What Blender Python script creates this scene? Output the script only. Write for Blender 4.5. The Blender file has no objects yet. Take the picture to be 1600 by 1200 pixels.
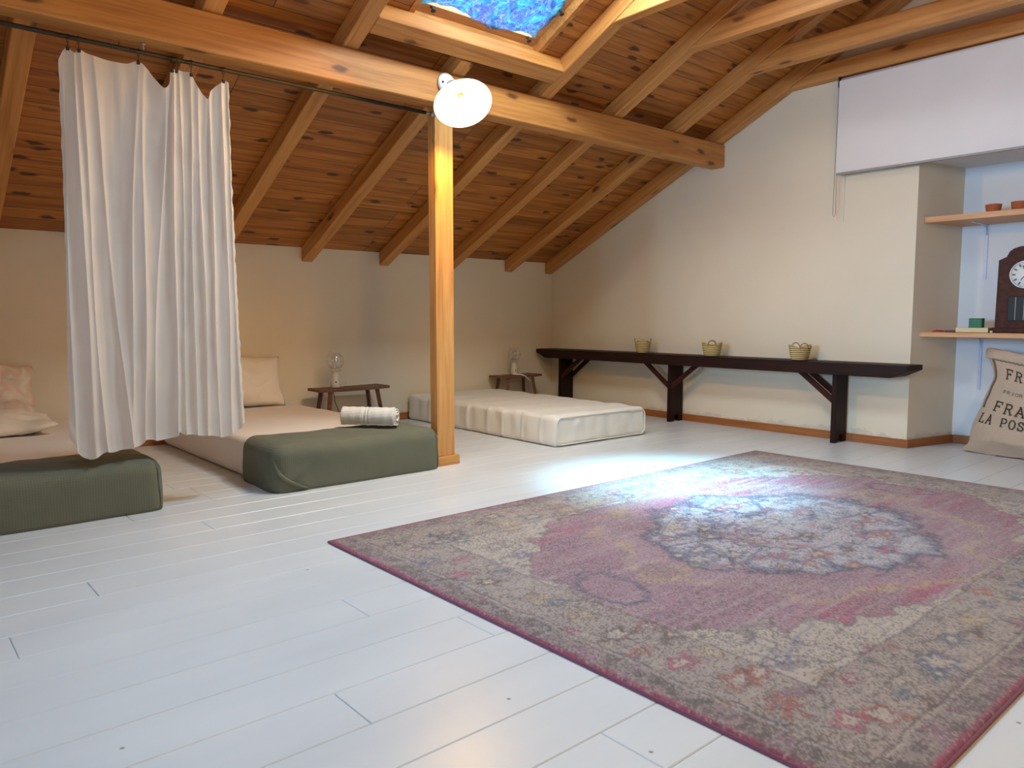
import bpy, bmesh, math, random
import numpy as np
from mathutils import Vector, Matrix, noise

random.seed(7)
PI = math.pi
sc = bpy.context.scene
COL = sc.collection

# ------------------------------------------------------------------ camera, world, exposure, big lights
cam_d = bpy.data.cameras.new('camera')
cam = bpy.data.objects.new('camera', cam_d)
COL.objects.link(cam)
sc.camera = cam
cam_d.lens = 36.0 * 1175.6 / 1600.0
cam_d.sensor_width = 36.0
cam_d.clip_start = 0.05
YAW, PITCH = math.radians(49.21), math.radians(5.12)
fwd = Vector((math.cos(YAW) * math.cos(PITCH), math.sin(YAW) * math.cos(PITCH), -math.sin(PITCH)))
cam.location = (0, 0, 0.87)
cam.rotation_euler = fwd.to_track_quat('-Z', 'Y').to_euler()

sc.view_settings.view_transform = 'Standard'
sc.view_settings.look = 'None'
sc.view_settings.gamma = 1.0
sc.view_settings.use_curve_mapping = False
sc.view_settings.exposure = -0.1

world = bpy.data.worlds.new('sky')
sc.world = world
world.use_nodes = True
wn = world.node_tree
wn.nodes.clear()
wout = wn.nodes.new('ShaderNodeOutputWorld')
wbg = wn.nodes.new('ShaderNodeBackground')
wbg.inputs['Color'].default_value = (0.48, 0.80, 1.0, 1)
wbg.inputs['Strength'].default_value = 3.9
wn.links.new(wbg.outputs[0], wout.inputs[0])

# roof geometry
EY = 5.43            # eave wall plane
GX = 5.21            # gable wall plane
S = 0.48             # roof slope
RY = 0.3             # ridge position
X0 = -3.4            # far end of the room behind the camera's left
YB = -4.83           # opposite eave wall
RAF0 = 1.285         # rafter underside at the eave wall
BRD0 = 1.395         # board underside at the eave wall
def roofz(y, base):
    return base + S * (EY - y) if y >= RY else base + S * (EY - RY) - S * (RY - y)
TH = math.atan(S)

def area(name, loc, target, sx, sy, power, color, spread=180):
    d = bpy.data.lights.new(name, 'AREA')
    d.shape = 'RECTANGLE'
    d.size, d.size_y = sx, sy
    d.energy = power
    d.color = color
    d.spread = math.radians(spread)
    o = bpy.data.objects.new(name, d)
    COL.objects.link(o)
    o.location = loc
    o.rotation_euler = (Vector(target) - Vector(loc)).to_track_quat('-Z', 'Y').to_euler()
    return o

# holes in the roof: (x0, x1, y0, y1)
SKY_MAIN = [(2.18, 3.10, 2.25, 3.376), (0.04, 1.16, 1.35, 2.55)]  # second opening is added out of view for fill light
SKY_BACK_ADDED = [(2.72, 3.86, -2.3, -0.9)]  # unseen opening added to brighten the room
# daylight lamps adding fill at the unseen, added skylights (not the foil covered one)
def sky_fill(h, power, color, spread=180, tgt=None):
    cx, cy = (h[0] + h[1]) / 2, (h[2] + h[3]) / 2
    z = roofz(cy, BRD0) + 0.10
    t = tgt or (cx, cy + (-0.45 if cy > RY else 0.45), z - 1)
    area('daylight_fill', (cx, cy, z), t, (h[1] - h[0]) * .9, (h[3] - h[2]) * .9, power, color, spread)
sky_fill(SKY_MAIN[1], 32, (0.20, 0.62, 1.0))
sky_fill(SKY_BACK_ADDED[0], 8, (0.40, 0.70, 1.0))
# unseen window added behind the camera's left to carry cool fill light
ADDED_WIN = (1.15, 2.35, .85, 2.05)      # y0, y1, z0, z1
area('window_fill', (X0 + .06, 1.75, 1.45), (GX, 1.2, 1.5), 1.1, 1.1, 27, (0.40, 0.66, 1.0), 50)
# daylight lamps added at the foil skylight, its unseen top left open for brightness: light the
# trimmer below it and make the cool pool on the rug
_zs = roofz(2.52, BRD0)
area('daylight_fill', (2.64, 2.50, _zs + .13), (2.64, 2.80, _zs - .9), .74, .40, 74, (0.83, 0.98, 1.0))
area('pool_fill', (2.64, 2.46, _zs + .14), (3.22, 2.34, 0), .5, .30, 30, (0.36, 0.80, 1.0), 30)

# ------------------------------------------------------------------ helpers
def srgb(r, g, b):
    f = lambda c: (c / 12.92 if c <= 0.04045 else ((c + 0.055) / 1.055) ** 2.4)
    return (f(r / 255), f(g / 255), f(b / 255), 1.0)

class NT:
    def __init__(s, name):
        s.m = bpy.data.materials.new(name)
        s.m.use_nodes = True
        s.t = s.m.node_tree
        s.b = s.t.nodes['Principled BSDF']
        s.out = s.t.nodes['Material Output']
    def n(s, kind, ins=None, **kw):
        nd = s.t.nodes.new(kind)
        for k, v in kw.items():
            setattr(nd, k, v)
        if ins:
            for k, v in ins.items():
                sock = nd.inputs[k]
                if isinstance(v, bpy.types.NodeSocket):
                    s.t.links.new(v, sock)
                else:
                    sock.default_value = v
        return nd
    def set(s, k, v):
        if isinstance(v, bpy.types.NodeSocket):
            s.t.links.new(v, s.b.inputs[k])
        else:
            s.b.inputs[k].default_value = v
    def math(s, op, a, b=0.0, c=0.0):
        nd = s.t.nodes.new('ShaderNodeMath'); nd.operation = op
        for i, v in enumerate((a, b, c)):
            if isinstance(v, bpy.types.NodeSocket): s.t.links.new(v, nd.inputs[i])
            else: nd.inputs[i].default_value = v
        return nd.outputs[0]
    def mix(s, f, a, b, mode='MIX'):
        nd = s.t.nodes.new('ShaderNodeMix'); nd.data_type = 'RGBA'; nd.blend_type = mode
        for i, v in ((0, f), (6, a), (7, b)):
            if isinstance(v, bpy.types.NodeSocket): s.t.links.new(v, nd.inputs[i])
            else: nd.inputs[i].default_value = v
        return nd.outputs[2]
    def ramp(s, f, stops):
        nd = s.t.nodes.new('ShaderNodeValToRGB')
        e = nd.color_ramp.elements
        while len(e) < len(stops): e.new(0.5)
        for el, (p, c) in zip(e, stops):
            el.position = p; el.color = c if len(c) == 4 else (*c, 1)
        s.t.links.new(f, nd.inputs[0])
        return nd.outputs[0]
    def coord(s, which='Object'):
        return s.n('ShaderNodeTexCoord').outputs[which]
    def map(s, v, scale=(1, 1, 1), loc=(0, 0, 0)):
        return s.n('ShaderNodeMapping', {'Vector': v, 'Scale': scale, 'Location': loc}).outputs[0]
    def noise(s, v, scale, detail=3, rough=.5, dist=0):
        return s.n('ShaderNodeTexNoise', {'Vector': v, 'Scale': scale, 'Detail': detail, 'Roughness': rough, 'Distortion': dist}).outputs[0]
    def bump(s, h, strength=.3, dist=.01):
        s.set('Normal', s.n('ShaderNodeBump', {'Height': h, 'Strength': strength, 'Distance': dist}).outputs[0])

def simple(name, col, rough=.6, metal=0, noise_amt=.06, scale=30, bump=0.0):
    m = NT(name)
    v = m.coord()
    n = m.noise(v, scale, 4)
    dark = tuple(c * (1 - noise_amt) for c in col[:3]) + (1,)
    lite = tuple(min(1, c * (1 + noise_amt)) for c in col[:3]) + (1,)
    m.set('Base Color', m.ramp(n, [(.3, dark), (.7, lite)]))
    m.set('Roughness', rough); m.set('Metallic', metal)
    if bump: m.bump(n, bump, .003)
    return m.m

def pine(name, lite, mid, dark, knot=(0.10, 0.035, 0.01, 1), rough=.55, knots=1.0, spec=.5):
    """timber whose grain runs along local X"""
    m = NT(name)
    oi = m.n('ShaderNodeObjectInfo')
    off = m.math('MULTIPLY', oi.outputs['Random'], 37.0)
    vec = m.n('ShaderNodeVectorMath', {0: m.coord(), 1: m.n('ShaderNodeCombineXYZ', {'X': off, 'Y': off, 'Z': off}).outputs[0]}, operation='ADD').outputs[0]
    g = m.noise(m.map(vec, (1.2, 22, 22)), 1.6, 5, .6, .5)
    g2 = m.noise(m.map(vec, (.5, 3, 3)), 1.0, 2)
    base = m.ramp(g, [(.28, dark), (.5, mid), (.72, lite)])
    base = m.mix(m.math('MULTIPLY', g2, .35), base, mid)
    kd = m.n('ShaderNodeVectorMath', {0: m.map(vec, (2.4, 7, 7)), 1: m.n('ShaderNodeVectorMath', {0: m.n('ShaderNodeTexNoise', {'Vector': m.map(vec, (14, 30, 30)), 'Scale': 1.0, 'Detail': 2}).outputs['Color'], 1: (.16, .16, .16)}, operation='MULTIPLY').outputs[0]}, operation='ADD').outputs[0]
    vo = m.n('ShaderNodeTexVoronoi', {'Vector': kd, 'Scale': 1.0})
    k = m.ramp(vo.outputs['Distance'], [(.085 * knots, (1, 1, 1)), (.15 * knots, (0, 0, 0))])
    halo = m.ramp(vo.outputs['Distance'], [(.1, (1, 1, 1)), (.3, (0, 0, 0))])
    base = m.mix(m.math('MULTIPLY', halo, .25), base, dark)
    base = m.mix(m.math('MULTIPLY', k, .85), base, knot)
    m.set('Base Color', base)
    m.set('Roughness', rough)
    m.set('Specular IOR Level', spec)
    m.bump(g, .08, .004)
    return m.m

def board_mat():
    """tongue and groove pine ceiling: rows along X, row height measured down the slope"""
    m = NT('ceiling_board_pine')
    co = m.coord('Object')
    sx = m.n('ShaderNodeSeparateXYZ', {0: co})
    # distance along slope from y (both slopes): use y / cos
    yy = m.math('MULTIPLY', sx.outputs['Y'], 1 / math.cos(TH))
    v2 = m.n('ShaderNodeCombineXYZ', {'X': sx.outputs['X'], 'Y': yy, 'Z': 0.0}).outputs[0]
    br = m.n('ShaderNodeTexBrick', {'Vector': v2, 'Color1': (0, 0, 0, 1), 'Color2': (1, 1, 1, 1), 'Mortar': (.5, .5, .5, 1), 'Scale': 1.0,
             'Mortar Size': .0022, 'Mortar Smooth': .3, 'Brick Width': 1.55, 'Row Height': .118}, offset=.37, offset_frequency=3)
    tone = br.outputs['Color']
    tv = m.n('ShaderNodeSeparateColor', {0: tone}).outputs[0]
    off = m.math('MULTIPLY', tv, 31.0)
    v3 = m.n('ShaderNodeVectorMath', {0: v2, 1: m.n('ShaderNodeCombineXYZ', {'X': off, 'Y': off, 'Z': off}).outputs[0]}, operation='ADD').outputs[0]
    g = m.noise(m.map(v3, (1.1, 20, 1)), 1.5, 5, .62, .7)
    base = m.ramp(g, [(.25, srgb(112, 56, 16)), (.5, srgb(170, 102, 38)), (.75, srgb(200, 134, 60))])
    base = m.mix(m.math('MULTIPLY', m.ramp(tv, [(.0, (1, 1, 1)), (.55, (0, 0, 0))]), .45), base, srgb(108, 56, 18))
    kd = m.n('ShaderNodeVectorMath', {0: m.map(v3, (3.2, 8.5, 1)), 1: m.n('ShaderNodeVectorMath', {0: m.n('ShaderNodeTexNoise', {'Vector': m.map(v3, (16, 40, 1)), 'Scale': 1.0, 'Detail': 2}).outputs['Color'], 1: (.26, .22, .0)}, operation='MULTIPLY').outputs[0]}, operation='ADD').outputs[0]
    vo = m.n('ShaderNodeTexVoronoi', {'Vector': kd, 'Scale': 1.0}, voronoi_dimensions='2D')
    k = m.ramp(vo.outputs['Distance'], [(.10, (1, 1, 1)), (.17, (0, 0, 0))])
    sel = m.ramp(m.n('ShaderNodeSeparateColor', {0: vo.outputs['Color']}).outputs[0], [(.45, (0, 0, 0)), (.5, (1, 1, 1))])
    k = m.math('MULTIPLY', k, sel)
    base = m.mix(m.math('MULTIPLY', k, .9), base, srgb(58, 26, 10))
    base = m.mix(br.outputs['Fac'], base, srgb(60, 30, 12))
    m.set('Base Color', base)
    m.set('Roughness', .5)
    m.bump(m.math('SUBTRACT', 1.0, br.outputs['Fac']), .6, .004)
    return m.m

def plaster(name, col):
    m = NT(name)
    v = m.coord()
    n = m.noise(v, 1.3, 4)
    f = m.noise(v, 38, 5, .6)
    c0 = tuple(c * .93 for c in col[:3]) + (1,)
    base = m.ramp(n, [(.3, c0), (.7, col)])
    zc = m.n('ShaderNodeSeparateXYZ', {0: v}).outputs['Z']
    edge = m.math('SUBTRACT', m.math('MULTIPLY', m.noise(m.map(v, (7, 7, 14)), 1.0, 5, .7), .20), zc)
    flake = m.ramp(edge, [(.020, (0, 0, 0)), (.034, (1, 1, 1))])
    base = m.mix(m.math('MULTIPLY', flake, .28), base, srgb(150, 146, 138))
    m.set('Base Color', base)
    m.set('Roughness', .85)
    m.bump(m.math('ADD', f, m.math('MULTIPLY', n, 2)), .12, .006)
    return m.m

def floor_mat():
    m = NT('white_floor_paint')
    v = m.coord()
    n = m.noise(m.map(v, (1, 3, 1)), 1.2, 4)
    g = m.noise(m.map(v, (3, 60, 3)), 1.5, 4, .6)
    base = m.ramp(n, [(.3, srgb(206, 210, 215)), (.7, srgb(218, 221, 225))])
    vo = m.n('ShaderNodeTexVoronoi', {'Vector': m.map(v, (2.6, 2.6, 1)), 'Scale': 1.0}, voronoi_dimensions='2D')
    nick = m.math('MULTIPLY', m.ramp(vo.outputs['Distance'], [(.010, (1, 1, 1)), (.014, (0, 0, 0))]), m.ramp(m.n('ShaderNodeSeparateColor', {0: vo.outputs['Color']}).outputs[0], [(.70, (0, 0, 0)), (.72, (1, 1, 1))]))
    base = m.mix(m.math('MULTIPLY', nick, .8), base, srgb(110, 104, 98))
    m.set('Base Color', base)
    m.set('Roughness', .31)
    m.bump(g, .10, .0015)
    return m.m

def weave(name, col, scale=420, rough=.95, amt=.18, bump=.5, sheen=.2):
    m = NT(name)
    v = m.coord()
    w1 = m.n('ShaderNodeTexWave', {'Vector': v, 'Scale': scale / 10, 'Distortion': 1.5, 'Detail': 1}, bands_direction='X').outputs[1]
    w2 = m.n('ShaderNodeTexWave', {'Vector': v, 'Scale': scale / 10, 'Distortion': 1.5, 'Detail': 1}, bands_direction='Z').outputs[1]
    h = m.math('MULTIPLY', w1, w2)
    n = m.noise(v, 9, 5)
    d = tuple(c * (1 - amt) for c in col[:3]) + (1,)
    base = m.mix(n, d, col)
    base = m.mix(m.math('MULTIPLY', h, amt), base, tuple(min(1, c * 1.35) for c in col[:3]) + (1,))
    m.set('Base Color', base)
    m.set('Roughness', rough)
    m.set('Sheen Weight', sheen)
    m.bump(m.math('ADD', h, n), bump, .002)
    return m.m

def cloth(name, col, trans=0.0, wr=.25, scale=6):
    m = NT(name)
    v = m.coord()
    n = m.noise(v, scale, 5, .55, .4)
    f = m.noise(v, 260, 2)
    m.set('Base Color', col)
    m.set('Roughness', .9)
    m.set('Sheen Weight', .15)
    m.bump(m.math('ADD', n, m.math('MULTIPLY', f, .06)), wr, .012)
    if trans:
        tr = m.n('ShaderNodeBsdfTranslucent', {'Color': col})
        mx = m.n('ShaderNodeMixShader', {0: trans, 1: m.b.outputs[0], 2: tr.outputs[0]})
        m.t.links.new(mx.outputs[0], m.out.inputs[0])
    return m.m

def glassy(name, tint=(1, 1, 1, 1), gl=.12):
    m = NT(name)
    lw = m.n('ShaderNodeLayerWeight', {'Blend': .25})
    tr = m.n('ShaderNodeBsdfTransparent', {'Color': tint})
    g = m.n('ShaderNodeBsdfGlossy', {'Roughness': .03})
    f = m.math('ADD', m.math('MULTIPLY', lw.outputs['Facing'], .55), gl)
    mx = m.n('ShaderNodeMixShader', {0: f, 1: tr.outputs[0], 2: g.outputs[0]})
    m.t.links.new(mx.outputs[0], m.out.inputs[0])
    return m.m

M = {}
M['beam'] = pine('pine_beam', srgb(208, 150, 84), srgb(192, 130, 66), srgb(156, 94, 42))
M['post'] = pine('pine_post', srgb(218, 168, 104), srgb(204, 146, 80), srgb(174, 112, 54), knots=1.5)
M['shelf'] = pine('pine_shelf', srgb(222, 178, 132), srgb(206, 154, 108), srgb(184, 120, 78), knots=.5)
M['boards'] = board_mat()
M['cream'] = plaster('cream_plaster', srgb(228, 216, 194))
M['cool'] = plaster('grey_white_plaster', srgb(224, 226, 228))
M['floor'] = floor_mat()
M['skirting'] = pine('skirting_wood', srgb(176, 112, 56), srgb(158, 94, 42), srgb(132, 74, 32), knots=.3)
M['bench'] = pine('dark_bench_wood', srgb(48, 17, 9), srgb(36, 11, 6), srgb(24, 7, 4), knot=(.006, .002, .001, 1), rough=.6, spec=.25, knots=.4)
M['brace'] = pine('reddish_brace_wood', srgb(74, 26, 13), srgb(58, 19, 10), srgb(40, 12, 6), knot=(.01, .004, .002, 1), rough=.6, spec=.25, knots=.4)
M['stool'] = pine('stool_wood', srgb(132, 84, 52), srgb(112, 66, 40), srgb(82, 44, 26), rough=.5, knots=.4)
M['clockwood'] = pine('clock_walnut', srgb(86, 48, 30), srgb(70, 37, 24), srgb(48, 24, 16), rough=.6, spec=.2, knots=.2)
M['olive'] = weave('olive_blanket', srgb(104, 106, 90), 300, bump=.3, sheen=.05)
M['sheet'] = cloth('white_sheet', srgb(226, 216, 208), wr=.3)
M['sheet3'] = cloth('off_white_mattress_cover', srgb(228, 224, 216), wr=.55, scale=5)
M['pillow'] = cloth('white_pillowcase', srgb(228, 216, 200), wr=.6, scale=7)
M['curtain'] = cloth('sheer_white_cotton', srgb(236, 230, 226), trans=.38, wr=.35, scale=5)
M['towel'] = weave('white_terry', srgb(236, 234, 230), 700, amt=.05, bump=.8)
M['black'] = simple('black_metal', srgb(16, 14, 14), .6, 0)
M['dark'] = simple('dark_plastic', srgb(26, 26, 28), .4)
M['steel'] = simple('steel_fitting', srgb(180, 176, 170), .3, .9)
M['white'] = simple('white_enamel', srgb(240, 238, 232), .25)
M['bluew'] = simple('pale_enamel_plate', srgb(222, 230, 240), .35)
M['whitemet'] = simple('white_painted_metal', srgb(196, 202, 226), .35)
M['ceramic'] = simple('cream_ceramic', srgb(214, 204, 186), .35)
M['blind'] = simple('white_blind_fabric', srgb(226, 220, 218), .8, 0, .02, 4)
M['blindbar'] = simple('grey_bar', srgb(150, 148, 146), .5)
M['terra'] = simple('terracotta', srgb(172, 92, 54), .8, 0, .12, 40, .2)
M['cord'] = simple('cord_brown', srgb(70, 54, 40), .8)
M['glass'] = glassy('clear_glass')
M['pane'] = glassy('window_glass', (.93, .97, 1, 1), .04)
M['green'] = simple('green_box_card', srgb(16, 96, 60), .5)
M['greenl'] = simple('green_line', srgb(70, 150, 108), .5)
M['creambox'] = simple('cream_box_card', srgb(214, 204, 160), .6)
M['red'] = simple('red_plastic', srgb(176, 40, 44), .4)
M['maroon'] = simple('maroon_plastic', srgb(84, 28, 34), .4)
M['dialwhite'] = simple('dial_enamel', srgb(226, 228, 224), .3)
M['dialmark'] = simple('dial_marks', srgb(60, 84, 92), .5)
M['ink'] = simple('sack_ink', srgb(74, 56, 44), .95, 0, .2, 200)
M['inkfaint'] = simple('sack_ink_faint', srgb(118, 98, 80), .95, 0, .2, 200)
M['burlap'] = weave('burlap', srgb(196, 174, 152), 560, amt=.2, bump=.7)
M['seam'] = weave('burlap_seam', srgb(118, 94, 72), 560, amt=.25, bump=.7)
M['binding'] = weave('rug_binding', srgb(132, 66, 92), 900, amt=.3, bump=.6)

def emis(name, col, strength):
    m = NT(name)
    e = m.n('ShaderNodeEmission', {'Color': col, 'Strength': strength})
    m.t.links.new(e.outputs[0], m.out.inputs[0])
    return m.m
M['bulb'] = emis('warm_bulb', (1.0, 0.52, 0.11, 1), 1350)
M['lantern'] = emis('glowing_fill', (1.0, 0.70, 0.22, 1), 52)  # glow of the added warm fill lantern
M['fill_bulb'] = emis('warm_fill_bulb', (1.0, 0.60, 0.25, 1), 30)  # bulb of the added second wall lamp

def straw_mat():
    m = NT('palm_straw')
    v = m.coord()
    sep = m.n('ShaderNodeSeparateXYZ', {0: v})
    w = m.n('ShaderNodeTexWave', {'Vector': v, 'Scale': 22, 'Distortion': .6, 'Detail': 1}, bands_direction='Z').outputs[1]
    n = m.noise(m.map(v, (60, 60, 200)), 2, 3)
    base = m.ramp(w, [(.12, srgb(96, 74, 34)), (.35, srgb(176, 152, 96)), (.8, srgb(208, 186, 130))])
    base = m.mix(m.math('MULTIPLY', n, .4), base, srgb(170, 140, 84))
    m.set('Base Color', base); m.set('Roughness', .8)
    m.bump(w, .6, .003)
    return m.m
M['straw'] = straw_mat()
M['strawdark'] = simple('straw_handle', srgb(150, 116, 66), .8, 0, .2, 200)

def foil_mat():
    m = NT('crinkled_blue_foil')
    v = m.coord()
    n = m.noise(v, 3.2, 4, .55, 2.6)
    n2 = m.noise(v, 8, 4, .58, 3.4)
    ridge = m.math('ABSOLUTE', m.math('SUBTRACT', n2, .5))
    col = m.ramp(n, [(.30, srgb(120, 236, 246)), (.45, srgb(96, 190, 236)), (.53, srgb(160, 160, 222)), (.60, srgb(100, 208, 240)), (.72, srgb(150, 244, 252))])
    col = m.mix(m.math('MULTIPLY', m.ramp(ridge, [(.0, (1, 1, 1)), (.035, (0, 0, 0))]), .75), col, srgb(236, 252, 255))
    col = m.mix(m.math('MULTIPLY', m.ramp(n2, [(.34, (1, 1, 1)), (.42, (0, 0, 0))]), .55), col, srgb(48, 110, 190))
    h = m.math('ADD', n, n2)
    bm_ = m.n('ShaderNodeBump', {'Height': h, 'Strength': .8, 'Distance': .02}).outputs[0]
    tr = m.n('ShaderNodeBsdfTranslucent', {'Color': col, 'Normal': bm_})
    gl = m.n('ShaderNodeBsdfGlossy', {'Color': (.7, .9, 1, 1), 'Roughness': .25, 'Normal': bm_})
    mx = m.n('ShaderNodeMixShader', {0: .25, 1: tr.outputs[0], 2: gl.outputs[0]})
    m.t.links.new(mx.outputs[0], m.out.inputs[0])
    return m.m
M['foil'] = foil_mat()

# ---- object bookkeeping
def link(name, me, mat=None, parent=None):
    o = bpy.data.objects.new(name, me)
    COL.objects.link(o)
    if mat is not None:
        me.materials.append(mat)
    if parent is not None:
        o.parent = parent
    return o
def obj(name, bm, mat, parent=None, smooth=False, matrix=None):
    me = bpy.data.meshes.new(name)
    bmesh.ops.recalc_face_normals(bm, faces=bm.faces)
    bm.to_mesh(me); bm.free()
    if smooth:
        me.polygons.foreach_set('use_smooth', [True] * len(me.polygons))
    o = link(name, me, mat, parent)
    if matrix is not None: o.matrix_world = matrix
    return o
def tag(o, label, cat, group=None):
    o['label'] = label; o['category'] = cat
    if group: o['group'] = group
    return o
def thing(name, label, cat, loc=(0, 0, 0), rotz=0, group=None):
    o = bpy.data.objects.new(name, None)
    o.empty_display_size = .05
    COL.objects.link(o)
    o.location = loc; o.rotation_euler = (0, 0, rotz)
    return tag(o, label, cat, group)
def struct(o):
    o['kind'] = 'structure'
    return o
def dup(root, loc, rotz=0, label=None):
    r = root.copy(); COL.objects.link(r); r.location = loc; r.rotation_euler = (0, 0, rotz)
    if label: r['label'] = label
    for ch in list(root.children):
        c = ch.copy(); COL.objects.link(c); c.parent = r
        for g in list(ch.children):
            d = g.copy(); COL.objects.link(d); d.parent = c
    return r

# ---- mesh helpers
def add_box(bm, x0, x1, y0, y1, z0, z1, mtx=None, bev=0.0, seg=2):
    vs = [bm.verts.new((x, y, z)) for x in (x0, x1) for y in (y0, y1) for z in (z0, z1)]
    idx = [(0, 1, 3, 2), (4, 6, 7, 5), (0, 4, 5, 1), (2, 3, 7, 6), (0, 2, 6, 4), (1, 5, 7, 3)]
    fs = [bm.faces.new([vs[i] for i in f]) for f in idx]
    if bev:
        es = list({e for f in fs for e in f.edges})
        r = bmesh.ops.bevel(bm, geom=es, offset=bev, segments=seg, affect='EDGES', profile=.5)
        vs = list({v for f in r['faces'] for v in f.verts} | {v for v in vs if v.is_valid})
    if mtx is not None:
        bmesh.ops.transform(bm, matrix=mtx, verts=[v for v in vs if v.is_valid])
    return vs
def box(name, x0, x1, y0, y1, z0, z1, mat, parent=None, bev=.0):
    bm = bmesh.new(); add_box(bm, x0, x1, y0, y1, z0, z1, bev=bev)
    return obj(name, bm, mat, parent)
def beam(name, p0, p1, w, h, mat, parent=None, bev=.004, up=(0, 0, 1), cut0=0.0, cut1=0.0):
    """timber with local X along its length; p0,p1 = centre line of underside; w across, h upward.
    cut0/cut1: how far the top runs past the underside at each end (plumb or mitred cuts)"""
    p0, p1 = Vector(p0), Vector(p1)
    ax = (p1 - p0); L = ax.length; ax.normalize()
    side = Vector(up).cross(ax).normalized()
    upv = ax.cross(side)
    bm = bmesh.new()
    vs = add_box(bm, 0, L, -w / 2, w / 2, 0, h)
    for v in vs:
        if v.co.z > h / 2:
            if v.co.x < L / 2: v.co.x -= cut0
            else: v.co.x += cut1
    if bev:
        bmesh.ops.bevel(bm, geom=list(bm.edges), offset=bev, segments=1, affect='EDGES')
    mtx = Matrix((ax, side, upv)).transposed().to_4x4()
    mtx.translation = p0
    return obj(name, bm, mat, parent, matrix=mtx)
def add_tube(bm, pts, r, seg=10, cap=True, closed=False):
    pts = [Vector(p) for p in pts]
    n = len(pts)
    rs = r if isinstance(r, (list, tuple)) else [r] * n
    rings = []
    up = Vector((0, 0, 1))
    prev = None
    for i, p in enumerate(pts):
        if closed: t = pts[(i + 1) % n] - pts[i - 1]
        else: t = pts[min(i + 1, n - 1)] - pts[max(i - 1, 0)]
        t.normalize()
        if prev is None:
            a = up if abs(t.z) < .9 else Vector((1, 0, 0))
            u = t.cross(a).normalized()
        else:
            u = (prev - t * prev.dot(t)).normalized()
        prev = u
        w = t.cross(u)
        rings.append([bm.verts.new(p + (u * math.cos(2 * PI * k / seg) + w * math.sin(2 * PI * k / seg)) * rs[i]) for k in range(seg)])
    m = n if closed else n - 1
    for i in range(m):
        a, b = rings[i], rings[(i + 1) % n]
        for k in range(seg):
            bm.faces.new((a[k], a[(k + 1) % seg], b[(k + 1) % seg], b[k]))
    if cap and not closed:
        bm.faces.new(rings[0][::-1]); bm.faces.new(rings[-1])
def add_lathe(bm, prof, seg=32, mtx=None, cap0=False, cap1=False):
    rings = []
    vs = []
    for r, z in prof:
        ring = [bm.verts.new((r * math.cos(2 * PI * k / seg), r * math.sin(2 * PI * k / seg), z)) for k in range(seg)]
        rings.append(ring); vs += ring
    for a, b in zip(rings, rings[1:]):
        for k in range(seg):
            bm.faces.new((a[k], a[(k + 1) % seg], b[(k + 1) % seg], b[k]))
    if cap0: bm.faces.new(rings[0][::-1])
    if cap1: bm.faces.new(rings[-1])
    if mtx is not None: bmesh.ops.transform(bm, matrix=mtx, verts=vs)
def grid(name, fn, nu, nv, mat, parent=None, closed_u=False, solid=0.0, smooth=True):
    verts = []; faces = []
    for j in range(nv + 1):
        for i in range(nu + (0 if closed_u else 1)):
            verts.append(fn(i / nu, j / nv))
    W = nu if closed_u else nu + 1
    for j in range(nv):
        for i in range(nu):
            a = j * W + i; b = j * W + (i + 1) % W
            faces.append((a, b, b + W, a + W))
    me = bpy.data.meshes.new(name)
    me.from_pydata([tuple(v) for v in verts], [], faces)
    if smooth: me.polygons.foreach_set('use_smooth', [True] * len(me.polygons))
    o = link(name, me, mat, parent)
    if solid:
        md = o.modifiers.new('thickness', 'SOLIDIFY'); md.thickness = solid; md.offset = 0
    return o
def soft_positions(L, r, step, extra=()):
    p = [0, r * .25, r * .5, r * .75, r]
    n = max(2, int((L - 2 * r) / step))
    p += [r + (L - 2 * r) * i / n for i in range(1, n)]
    p += [L - r, L - r * .75, L - r * .5, L - r * .25, L]
    p += list(extra)
    out = []
    for q in sorted(p):
        if not out or q - out[-1] > 1e-4: out.append(q)
    return out
def soft_box(dx, dy, dz, r, step=.04, disp=None, keep=None, exy=()):
    """rounded box from (0,0,0) to (dx,dy,dz) with dense faces; disp(p, n) displaces; keep(face centre) filters"""
    X, Y, Z = soft_positions(dx, r, step), soft_positions(dy, r, step, exy), soft_positions(dz, min(r, dz * .49), step)
    bm = bmesh.new()
    cache = {}
    rz = min(r, dz * .49)
    def V(x, y, z):
        k = (round(x, 5), round(y, 5), round(z, 5))
        if k in cache: return cache[k]
        p = Vector((x, y, z))
        q = Vector((min(max(x, r), dx - r), min(max(y, r), dy - r), min(max(z, rz), dz - rz)))
        d = p - q
        if d.length > 1e-6:
            e = Vector((d.x / r, d.y / r, d.z / rz))
            mx = max(abs(e.x), abs(e.y), abs(e.z))
            e2 = e.normalized() * mx
            nrm = e2.normalized()
            p = q + Vector((e2.x * r, e2.y * r, e2.z * rz))
        else: nrm = Vector((0, 0, 1))
        if disp: p = disp(p, nrm)
        v = bm.verts.new(p); cache[k] = v
        return v
    def quad(a, b, c, d):
        if keep:
            ctr = sum((Vector(t) for t in (a, b, c, d)), Vector()) / 4
            if not keep(ctr): return
        try: bm.faces.new((V(*a), V(*b), V(*c), V(*d)))
        except ValueError: pass
    for i in range(len(X) - 1):
        for j in range(len(Y) - 1):
            for z in (0, dz):
                quad((X[i], Y[j], z), (X[i + 1], Y[j], z), (X[i + 1], Y[j + 1], z), (X[i], Y[j + 1], z))
    for i in range(len(X) - 1):
        for j in range(len(Z) - 1):
            for y in (0, dy):
                quad((X[i], y, Z[j]), (X[i + 1], y, Z[j]), (X[i + 1], y, Z[j + 1]), (X[i], y, Z[j + 1]))
    for i in range(len(Y) - 1):
        for j in range(len(Z) - 1):
            for x in (0, dx):
                quad((x, Y[i], Z[j]), (x, Y[i + 1], Z[j]), (x, Y[i + 1], Z[j + 1]), (x, Y[i], Z[j + 1]))
    return bm
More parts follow.
